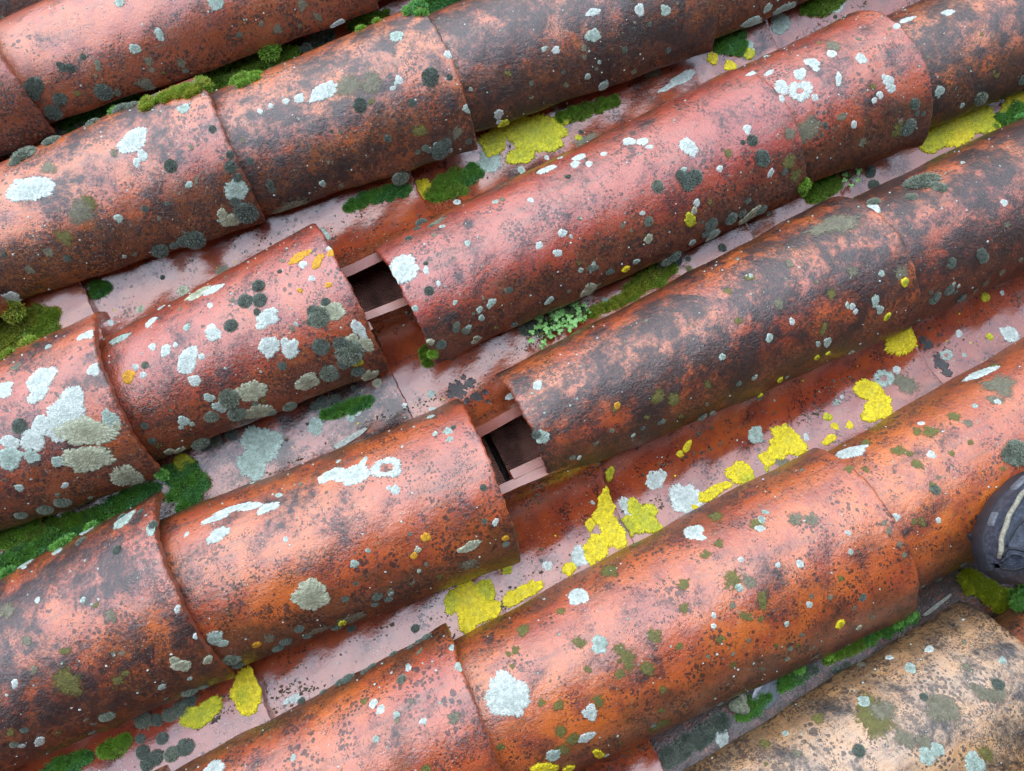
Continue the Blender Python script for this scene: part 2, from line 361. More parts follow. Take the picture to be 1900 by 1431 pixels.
# name: four pixel corners of the visible part (upper-left, lower-left, upper-right, lower-right), dark, tan, grime, label, hidden length
COVERS = [
 ((8,48),(95,222),(598,-205),(692,22), .30,0,.45,'long pale pink cover tile across the top left corner',.09),
 ((-520,262),(-430,455),(-14,20),(104,246), .55,0,.6,'dark pink tile cut off by the left edge just below the top left corner',.09),
 ((-470,190),(-395,330),(80,-190),(150,-5), .75,0,.8,'sliver of dark purple tile edge in the extreme top left corner',.09),
 ((-85,345),(12,560),(390,150),(495,410), 0.65,0,.75,'mottled tile at left with two bright white lichens and a mossy lower right corner',.09),
 ((-500,515),(-400,750),(-92,322),(30,572), .5,0,.5,'narrow tip of a tile at the left edge with one round white lichen',.09),
 ((402,175),(500,392),(778,14),(880,290), 0.75,0,.7,'purple black tile with a chain of small white lichens near its upper edge',.09),
 ((795,35),(875,245),(1205,-150),(1312,112), 0.93,0,.8,'blackened tile at top centre above the yellow green lichens',.09),
 ((1220,-120),(1310,78),(1610,-330),(1730,-75), .6,0,.8,'brown lower flank of a tile at the top edge right of centre',.09),
 ((-230,760),(-150,1040),(208,572),(303,882), .58,0,.6,'left edge tile crusted with the large merged white lichens',.09),
 ((222,612),(292,850),(607,408),(710,692), .50,0,.55,'tile with many separate white and grey lichens left of the upper hole',.09),
 ((702,455),(808,675),(1362,128),(1472,372), .50,0,.75,'long purple pink slipped tile with a big white rosette beside the upper hole',0),
 ((1378,135),(1462,345),(1575,28),(1705,272), 0.50,0,.85,'short exposed pinkish tile with a cluster of white rosettes at upper right',.09),
 ((1610,45),(1700,245),(2100,-200),(2230,60), 0.90,0,.85,'blackened tile running out of the top right corner',.09),
 ((-240,1195),(-100,1480),(312,905),(437,1255), 0.80,0,.75,'big dark mottled tile at lower left with a lifted right rim',.09),
 ((325,950),(432,1243),(860,738),(972,1040), 0.50,0,.85,'rough orange pink tile left of the lower hole with a row of white ring lichens',.09),
 ((920,692),(1030,890),(1535,370),(1702,605), 0.90,0,.6,'long glossy blackened tile right of the lower hole',0),
 ((1590,388),(1690,572),(2150,100),(2290,330), 0.92,0,.7,'blackened tile at the right edge beyond the long glossy one',.09),
 ((330,1425),(450,1700),(843,1152),(958,1500), .48,0,.8,'brown streaked tile at bottom centre with dark moss along its upper edge',.09),
 ((852,1180),(955,1490),(1505,832),(1703,1140), .44,0,.6,'large orange tile with the biggest round white lichen at bottom centre',.09),
 ((1530,850),(1690,1095),(2150,480),(2300,780), .36,0,.5,'orange tile under the toe of the shoe at the right edge',.09),
 ((1170,1480),(1400,1800),(1790,1092),(1990,1480), .66,1.0,.6,'sandy yellow tile in the bottom right corner',.09),
 ((1850,1150),(1985,1400),(2350,800),(2500,1130), .5,.2,.85,'brown tile end just below the shoe at the right edge',.09),
 ((600,-190),(690,0),(1180,-430),(1290,-200), .6,0,.8,'dark tile lost above the top edge right of the pink one',.09),
 ((600,1850),(730,2140),(1120,1510),(1330,1850), .5,0,.5,'tile beyond the bottom edge next to the sandy one',.09),
]
TILES = {}
for i, (ul, ll, ur, lr, dk, tn, gr, lab, ext) in enumerate(COVERS):
    h = .048; P = [at(*c, h)[:2] for c in (ul, ll, ur, lr)]
    A = (P[0] + P[1]) / 2; B = (P[2] + P[3]) / 2; ax = (B - A) / np.linalg.norm(B - A); pe = np.array([-ax[1], ax[0]])
    wa = abs((P[0] - P[1]) @ pe); wb = abs((P[2] - P[3]) @ pe)
    wa = min(max(wa, .145), .182); wb = min(max(wb, .198), .216)
    L0 = np.linalg.norm(B - A); sl_ = (wb - wa) / L0
    A = A - ax * .004; B = B - ax * .004; A2 = A - ax * ext; L = L0 + ext; w0 = wa - sl_ * ext
    zA = ZE - .002; zB = ZE + .003
    if i in (11, 16, 19): w0 = .184 - (wb - .184) / L0 * ext
    t_ = Tile('cover', A2, B, L, w0, wb, zA, zB, i + 1, th=.009 if i in (10, 15, 18) else .0115)
    onscreen = i not in (22, 23)
    t_.build('cover_tile', lab, GC, dk, tn, .0, gr)
    TILES['c%d' % i] = t_

# channel tiles: row centre lines follow the gaps between the cover rows
def row_y(k): return {-1: .87, 0: .632, 1: .402, 2: .163, 3: -.074, 4: -.322, 5: -.556, 6: -.79}[k]
CH = {  # row pair: (y offset, list of (joint pixel, label) ; tiles end at each joint going down the slope)
 (-1, 0): [(250, -170, 'channel tile beyond the top left corner'), (900, -420, 'channel tile above the top edge')],
 (0, 1): [(70, 262, 'moss filled channel tile at upper left edge'), (575, 92, 'mossy channel tile under the pink top tile'), (1100, -130, 'channel tile at the top edge with moss above the tile corner'), (1650,-330,'channel tile above the top edge at right')],
 (1, 2): [(165, 560, 'channel tile at left edge holding olive green moss'), (800, 395, 'wet red channel tile above the upper hole'), (1440, 68, 'channel tile with the yellow green lichens at upper centre'), (2040, -190, 'dark channel tile at the top right edge')],
 (2, 3): [(90, 1010, 'channel tile at left edge under deep green moss'), (742, 722, 'channel tile with the large grey green lichen'), (1400, 430, 'flat wet pink channel tile between the two holes'), (1990, 150, 'channel tile with the large yellow lichen at upper right')],
 (3, 4): [(482, 1283, 'wet lavender channel tile at bottom left'), (1138, 930, 'orange red channel tile below the lower hole'), (1722, 668, 'channel tile with the row of yellow lichens on the right'), (2290, 380, 'wet channel tile at the right edge past the yellow lichens')],
 (4, 5): [(690, 1650, 'channel tile beyond the bottom edge'), (1215, 1390, 'glossy orange channel tile end at the bottom edge'), (1800, 1085, 'shadowed green channel tile above the sandy tile'), (2330, 830, 'channel tile underneath the shoe')],
}
n_ch = 0
for (a, b), js in CH.items():
    yc = (row_y(a) + row_y(b)) / 2
    xs = [at(px, py, .02)[0] for px, py, _ in js]
    for k, (px, py, lab) in enumerate(js):
        x1 = xs[k]; x0 = (xs[k - 1] if k else x1 - .42) - (.032 if (a, k) == (1, 2) else .100)
        dy = random.uniform(-.002, .002)
        t_ = Tile('channel', (x0, yc + dy), (x1, yc - dy), x1 - x0, .174, .146, .001, .014, 60 + n_ch, hr=.33, th=.0135)
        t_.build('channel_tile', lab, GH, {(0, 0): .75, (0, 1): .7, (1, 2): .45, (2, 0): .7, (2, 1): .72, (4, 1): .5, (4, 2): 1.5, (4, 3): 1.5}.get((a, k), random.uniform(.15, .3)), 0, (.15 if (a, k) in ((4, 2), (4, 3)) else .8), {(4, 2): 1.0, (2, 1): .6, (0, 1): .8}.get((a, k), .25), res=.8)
        TILES['h%d%d' % (a, k)] = t_; n_ch += 1

# the roof goes on beyond the picture: plain rows sharing a few meshes
_far = [Tile('cover', (0, 0), (.44, 0), .44, .165, .207, ZE, ZE + .003, 200 + i) for i in range(3)]
_farm = [t.mesh(40, 30) for t in _far]
_farc = [Tile('channel', (0, 0), (.50, 0), .50, .200, .172, .001, .015, 220 + i, hr=.31) for i in range(2)]
_farcm = [t.mesh(40, 24) for t in _farc]
def far_tile(kind, x, y, me):
    o = link(kind + '_tile', me, Matrix.Translation((x, y, 0)), None, 'lichen spotted %s tile in the plain roof beyond the picture edge' % ('convex' if kind == 'cover' else 'concave'), 'roof tile', 'tiles of the roof beyond the picture')
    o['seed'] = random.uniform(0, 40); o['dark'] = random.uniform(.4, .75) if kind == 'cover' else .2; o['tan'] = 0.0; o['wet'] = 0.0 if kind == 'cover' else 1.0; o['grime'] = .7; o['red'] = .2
FAR_ROWS = [-.793 - .237 * i for i in range(2)] + [.869 + .237 * i for i in range(1)]
for ri, y in enumerate(FAR_ROWS):
    for k in range(7):
        far_tile('cover', -1.25 + k * .38 + (ri % 3) * .07, y, _farm[(ri + k) % 3])
        far_tile('channel', -1.25 + k * .38 + (ri % 2) * .1, y + (-.118 if y < 0 else .118), _farcm[(ri + k) % 2])
for k, y0 in enumerate((.632, .402, .163, -.074, -.322, -.556)):
    xs_c = [T.M.translation.x for T in TILES.values() if T.kind == 'cover' and abs(T.M.translation.y - y0) < .06]
    xe_c = [T.M.translation.x + T.L for T in TILES.values() if T.kind == 'cover' and abs(T.M.translation.y - y0) < .06]
    x = min(xs_c) + .08 - .44
    while x > -1.3: far_tile('cover', x, y0, _farm[k % 3]); x -= .37
    x = max(xe_c) - .08
    while x < 1.1: far_tile('cover', x, y0, _farm[(k + 1) % 3]); x += .37
    xs_h = [T.M.translation.x for T in TILES.values() if T.kind == 'channel' and abs(T.M.translation.y - (y0 + .118)) < .06]
    xe_h = [T.M.translation.x + T.L for T in TILES.values() if T.kind == 'channel' and abs(T.M.translation.y - (y0 + .118)) < .06]
    if xs_h:
        x = min(xs_h) + .1 - .50
        while x > -1.3: far_tile('channel', x, y0 + .118, _farcm[k % 2]); x -= .39
        x = max(xe_h) - .1
        while x < 1.1: far_tile('channel', x, y0 + .118, _farcm[k % 2]); x += .39

# roof deck under the tiles: boards laid across the slope, with the dark felt between
FELT = plain('dark roofing felt', (.030, .020, .018), .85, .5, 60, .001)
WOOD = plain('old roof board', (.46, .21, .16), .7, .6, 30, .001)
_q = WOOD.node_tree; _b = [n for n in _q.nodes if n.type == 'BSDF_PRINCIPLED'][0]
_w = _q.nodes.new('ShaderNodeTexWave'); _w.bands_direction = 'Y'; _w.inputs['Scale'].default_value = 130; _w.inputs['Distortion'].default_value = 1.2
_o = _q.nodes.new('ShaderNodeTexCoord'); _q.links.new(_o.outputs['Object'], _w.inputs[0])
_u = _q.nodes.new('ShaderNodeBump'); _u.inputs['Distance'].default_value = .0012; _q.links.new(_w.outputs[1], _u.inputs['Height']); _q.links.new(_u.outputs[0], _b.inputs['Normal'])
def box(x0, x1, y0, y1, z0, z1):
    V = [(x, y, z) for x in (x0, x1) for y in (y0, y1) for z in (z0, z1)]
    F = [(0, 1, 3, 2), (4, 6, 7, 5), (0, 4, 5, 1), (2, 3, 7, 6), (0, 2, 6, 4), (1, 5, 7, 3)]
    return V, F
V, F = box(-1.5, 1.75, -2.1, 1.4, -.052, -.034)
deck = link('roof_deck', make_mesh('roof_deck', V, [F], FELT, smooth=False), kind='structure')
for i in range(20):
    x = -1.49 + i * .16
    V, F = box(x, x + .152, -2.09, 1.39, -.034, -.0135)
    link('board', make_mesh('board', V, [F], WOOD, smooth=False), parent=deck)
GROUND = plain('garden ground', (.07, .085, .035), .9, .4, 2, .02)
gme = make_mesh('ground', [(-600, -600, 0), (600, -600, 0), (600, 600, 0), (-600, 600, 0)], [[(0, 1, 2, 3)]], GROUND, smooth=False)
g = link('ground', gme, kind='structure'); g.matrix_world = Matrix.Identity(4)

# unseen house added to block sky and darken the tiles' lower flanks
PLASTER = plain('weathered plaster', (.09, .07, .055), .9, .35, 3, .004)
EAVE = plain('dark stained eave wood', (.045, .030, .022), .8, .4, 12, .002)
SHUT = plain('dark green shutter', (.02, .05, .03), .5, .3, 20, .001)
GLASS = plain('window glass', (.03, .035, .04), .08, .2, 2, .0001)
shade_house = bpy.data.objects.new('shade_house', None); COL.objects.link(shade_house); shade_house.location = (0, -2.15, 0)
shade_house['label'] = 'added, unseen plastered house that the tiled roof leans against, outside the picture'; shade_house['category'] = 'shade_house'
def hbox(name, x0, x1, y0, y1, z0, z1, mat, parent=shade_house):
    V, F = box(x0, x1, y0, y1, z0, z1); return link(name, make_mesh(name, V, [F], mat, smooth=False), parent=parent)
hbox('shade_wall', -5, 6, -6, 0, 0, 6.55, PLASTER)
ev = hbox('shade_eaves', -5.3, 6.3, -6.3, 1.50, 6.62, 6.66, EAVE)
for i in range(20): hbox('rafter', -5.2 + i * .6, -5.1 + i * .6, .002, 1.46, 6.50, 6.618, EAVE, ev)
hbox('fascia', -5.3, 6.3, 1.502, 1.53, 6.50, 6.67, EAVE, ev)
for wx in (-2.6, 2.4):
    wi = hbox('window', wx, wx + .9, 0, .03, 5.2, 6.4, WOOD)
    hbox('pane', wx + .06, wx + .84, .03, .035, 5.26, 6.34, GLASS, wi)
    for sx in (wx - .5, wx + .92): hbox('shutter', sx, sx + .46, .002, .05, 5.2, 6.4, SHUT)

# ------------------------------------------------------------------ ray casting on to the tiles
_V, _F, _T = [], [], []
o_ = 0
for t_, P, Fa in GRIDS:
    _V.append(P); _F.append(Fa + o_); _T += [t_] * len(Fa); o_ += len(P)
BV = BVHTree.FromPolygons(np.concatenate(_V).tolist(), np.concatenate(_F).tolist())
def hit(px, py):
    o, d = ray(px, py)
    loc, nn, idx, dist = BV.ray_cast(Vector(o), Vector(d))
    if loc is None: return None
    T = _T[idx]; u, t = T.ut(loc)
    return T, u, t, dist, loc

def lobes(n, r, R_):
    th = np.linspace(0, 2 * np.pi, n, endpoint=False)
    out = np.ones(n)
    for k, a in ((2, .12), (3, .10), (4, .07), (5, .06), (7, .05), (9, .04)):
        out += a * r.uniform(.3, 1) * np.sin(k * th + r.uniform(0, 6.28))
    m = int(11 + 14 * r.random() + R_ * 400)
    cr = np.abs(np.sin(m * th / 2 + 1.2 * np.sin(3 * th + r.uniform(0, 6))))
    out += .14 * (cr ** .6 - .5)
    cr2 = np.sin(2.3 * m * th + r.uniform(0, 6)); cr2 = np.sin(int(2.3 * m) * th + 2 * np.sin(5 * th))
    out += .035 * cr2 + r.uniform(-.045, .045, n)
    return th, out
LN = {'W': 'white_lichen', 'C': 'cream_lichen', 'G': 'grey_lichen', 'K': 'khaki_lichen', 'O': 'olive_lichen', 'Y': 'yellow_lichen', 'V': 'yellow_green_lichen', 'A': 'amber_lichen', 'J': 'black_crust'}
lseed = [0]
def lichen(px, py, rpx, ty, el=1.0, rot=0.0, hole=0.0, on=None):
    h = hit(px, py)
    if h is None: return
    T, u, t, dist, loc = h
    Rm = rpx * dist / FPX * {'W': 1.02, 'Y': 1.14, 'V': 1.12, 'O': 1.05, 'K': 1.05}.get(ty, 1.0)
    lichen_on(T, u, t, Rm, ty, el, rot, hole)
def lichen_on(T, u, t, Rm, ty, el=1.0, rot=0.0, hole=0.0):
    lseed[0] += 1; r = np.random.default_rng(1000 + lseed[0])
    big = Rm > .006
    n = 96 if Rm > .012 else (64 if big else 30)
    nr = 12 if Rm > .012 else (7 if big else 4)
    th, out = lobes(n, r, Rm)
    if ty in 'OK': out = 1 + (out - 1) * 1.3
    rho = (np.linspace(0, 1, nr) ** .75)
    if hole > 0: rho = hole + (1 - hole) * rho
    RR, TH = np.meshgrid(rho, th, indexing='ij'); O = np.broadcast_to(out, RR.shape)
    inner = 1 if hole <= 0 else 1 + (.25 * np.sin(3 * TH + r.uniform(0, 6)) + .15 * np.sin(7 * TH)) * (1 - RR)
    x = Rm * RR * O * inner * np.cos(TH) * el; y = Rm * RR * O * inner * np.sin(TH) / el
    c, s_ = math.cos(rot), math.sin(rot)
    X = x * c - y * s_; Y = x * s_ + y * c
    arc = T.arc(u)
    U = u + X / T.L; TT = t + Y / arc
    U2 = np.clip(U, -.001, 1.001); T2 = np.clip(TT, -1.0, 1.0)
    P = T.p(U2, T2); N = T.n(np.clip(U2, .002, .998), np.clip(T2, -.998, .998))
    keep = None
    if Rm > .0035:
        fr = {'W': .5, 'C': .55, 'G': .6, 'K': 1.0, 'O': 1.0, 'Y': .45, 'V': .5, 'A': .5, 'J': 1.1}[ty]
        sx_, sy_ = X * 330 + lseed[0], Y * 330 - lseed[0] * .7
        wav = np.sin(sx_ + 1.7 * np.sin(sy_ * 1.1)) * np.sin(sy_ * 1.3 + 2.1 * np.sin(sx_ * .6)) + .5 * np.sin(2.3 * sx_ + 1.1 * sy_) + r.normal(0, .45, X.shape)
        keep = (wav * fr + (RR - .62) * 2.2 * fr) < 1.15 * (1 if ty not in 'KO' else .95)
    h0 = {'W': .0006, 'C': .0009, 'G': .0006, 'K': .0003, 'O': .00025, 'Y': .0018, 'V': .0020, 'A': .0008, 'J': .0008}[ty] * min(1, .45 + Rm / .015)
    prof = np.sqrt(np.clip(1 - RR ** 8, 0, 1))
    ridge = 1 + .35 * np.sin(TH * int(14 + Rm * 900) + 3 * RR) * RR ** 2
    gran = 1 + r.normal(0, .22 if ty in 'WCYVA' else .12, RR.shape) * (RR < .95) * (RR > .3)
    H = .00022 + h0 * prof * ridge * gran
    H[-1] = -.0003
    if hole > 0: H[0] = -.0003
    P = P + N * H[..., None]
    V = P.reshape(-1, 3); F = grid_faces(nr, n, True)
    if keep is not None:
        kp = keep.ravel(); kf = kp[F].sum(1) >= 3
        kf[:n] = True; F = F[kf]
    if hole <= 0:
        V = V[n - 1:].copy(); V[0] = P[0].mean(0)
        F = F[(F >= n).all(1)] - (n - 1); f0 = np.stack([np.zeros(n, int), 1 + (np.arange(n) + 1) % n, 1 + np.arange(n)], -1)
        rr = np.concatenate([[0], RR[1:].ravel()])
        me = make_mesh(LN[ty], V, [F, f0], LM[ty], attrs={'rho': rr})
    else:
        me = make_mesh(LN[ty], V, [F], LM[ty], attrs={'rho': .45 + .55 * RR.ravel()})
    o = link(LN[ty], me, parent=T.o); o['seed'] = float(lseed[0]) * .37
    return o

# cushions: a few shared meshes
def blades(P, N, r, ln, wd, lean):
    """one thin triangle per point"""
    k = len(P); D = N + r.normal(0, lean, (k, 3)); D /= np.linalg.norm(D, axis=1, keepdims=True)
    S = np.cross(D, r.normal(0, 1, (k, 3))); S /= np.linalg.norm(S, axis=1, keepdims=True)
    l = ln * r.uniform(.6, 1.3, (k, 1)); wv = wd * r.uniform(.7, 1.3, (k, 1))
    a = P - S * wv; b = P + S * wv; c = P + D * l
    V = np.stack([a, b, c], 1).reshape(-1, 3); F = np.arange(3 * k).reshape(-1, 3)
    return V, F, np.tile([.15, .15, 1.0], k)
def dome(R_, Hh, r, n=28, nr=9):
    th = np.linspace(0, 2 * np.pi, n, endpoint=False); out = 1 + .15 * np.sin(2 * th + r.uniform(0, 6)) + .11 * np.sin(3 * th + r.uniform(0, 6)) + .05 * np.sin(5 * th + r.uniform(0, 6))
    a = np.linspace(0, np.pi / 2 * 1.08, nr)
    A, TH = np.meshgrid(a, th, indexing='ij'); rr = np.sin(A) * out
    P = np.stack([R_ * rr * np.cos(TH), R_ * rr * np.sin(TH), Hh * (np.cos(A)) + Hh * .05 * np.sin(4 * TH) * np.sin(A)], -1)
    return P.reshape(-1, 3), grid_faces(nr, n, True)
CUSH = {}
def cushion_mesh(kind, v):
    key = (kind, v)
    if key in CUSH: return CUSH[key]
    r = np.random.default_rng(300 + v * 7 + len(kind))
    Vd, Fd = dome(.9, .42, r)
    k = 1000
    z = r.uniform(.02, 1, k); a = r.uniform(0, 6.283, k); q = np.sqrt(1 - z * z)
    P = np.stack([.9 * q * np.cos(a), .9 * q * np.sin(a), .42 * z], -1)
    N = np.stack([q * np.cos(a), q * np.sin(a), z * 1.6], -1); N /= np.linalg.norm(N, axis=1, keepdims=True)
    Vb, Fb, tb = blades(P, N, r, .26, .040, .5)
    V = np.concatenate([Vd, Vb]); tip = np.concatenate([np.full(len(Vd), .1), tb])
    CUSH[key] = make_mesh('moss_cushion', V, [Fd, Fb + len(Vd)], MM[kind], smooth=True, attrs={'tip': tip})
    return CUSH[key]
def cushion(px, py, rpx, kind='dark', el=1.0):
    h = hit(px, py)
    if h is None: return
    T, u, t, dist, loc = h
    cushion_on(T, u, t, rpx * dist / FPX, kind, el)
def cushion_on(T, u, t, Rm, kind='dark', el=1.0):
    p = T.p(u, t); n = T.n(u, t)
    Mx = frame_from(n, p - n * .0006, random.uniform(0, 6.28), Rm, Rm * random.uniform(.75, 1.0)) @ Matrix.Diagonal((el, 1 / el, 1, 1))
    return link('moss_cushion', cushion_mesh(kind, random.randrange(4)), Mx, T.o)

# moss pads lying in the channels: things of their own
def moss(lobs, kind, label, dens=1.0, name='moss_clump'):
    r = np.random.default_rng(len(label) * 31 + int(lobs[0][0]))
    Vs, Fd, Fb, tips, off = [], [], [], [], 0
    base = None
    full = list(lobs)
    for (px, py, rp) in lobs:
        for _ in range(7):
            a_ = r.uniform(0, 6.28); d_ = rp * r.uniform(.45, 1.3)
            full.append((px + d_ * math.cos(a_) * 1.15, py + d_ * math.sin(a_) * .6 - d_ * math.cos(a_) * .45, rp * r.uniform(.22, .6)))
    for (px, py, rp) in full:
        h = hit(px, py)
        if h is None: continue
        T, u, t, dist, loc = h
        p = np.array(loc); Rm = rp * dist / FPX
        if base is None: base = p.copy()
        n = np.array(T.M.to_3x3() @ Vector(T.n(u, t))); n = n * .4 + np.array([0, 0, .6]); n /= np.linalg.norm(n)
        Mx = np.array(frame_from(n, p - n * Rm * .25, r.uniform(0, 6.28)))
        def tf(V): return V @ Mx[:3, :3].T + Mx[:3, 3] - base
        Hh = Rm * .44
        Vd, F1 = dome(Rm * .95, Hh, r)
        Vd = Vd + r.normal(0, Rm * .015, Vd.shape)
        Vs.append(tf(Vd)); Fd.append(F1 + off); tips.append(np.full(len(Vd), .0)); off += len(Vd)
        k = int(min(5200, max(500, Rm * Rm * 1e6 * 7.5)) * dens)
        z = r.uniform(.0, 1, k); a = r.uniform(0, 6.283, k); q = np.sqrt(1 - z * z)
        lump = 1 + .05 * np.sin(5 * a + 3) + .06 * np.sin(9 * z * 3 + 4 * a)
        P = np.stack([Rm * .95 * q * np.cos(a), Rm * .95 * q * np.sin(a), Hh * z], -1) * lump[:, None]
        N = np.stack([q * np.cos(a) * .7, q * np.sin(a) * .7, z + .35], -1); N /= np.linalg.norm(N, axis=1, keepdims=True)
        Vb, F2, tb = blades(P, N, r, .0042, .00085, .6)
        Vs.append(Vb @ Mx[:3, :3].T + Mx[:3, 3] - base); Fb.append(F2 + off); tips.append(tb); off += len(Vb)
    if base is None: return
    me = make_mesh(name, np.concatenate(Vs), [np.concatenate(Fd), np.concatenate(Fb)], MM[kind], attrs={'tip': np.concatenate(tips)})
    return link(name, me, Matrix.Translation(base), None, label, 'moss', 'moss clumps in the channels between the rows')

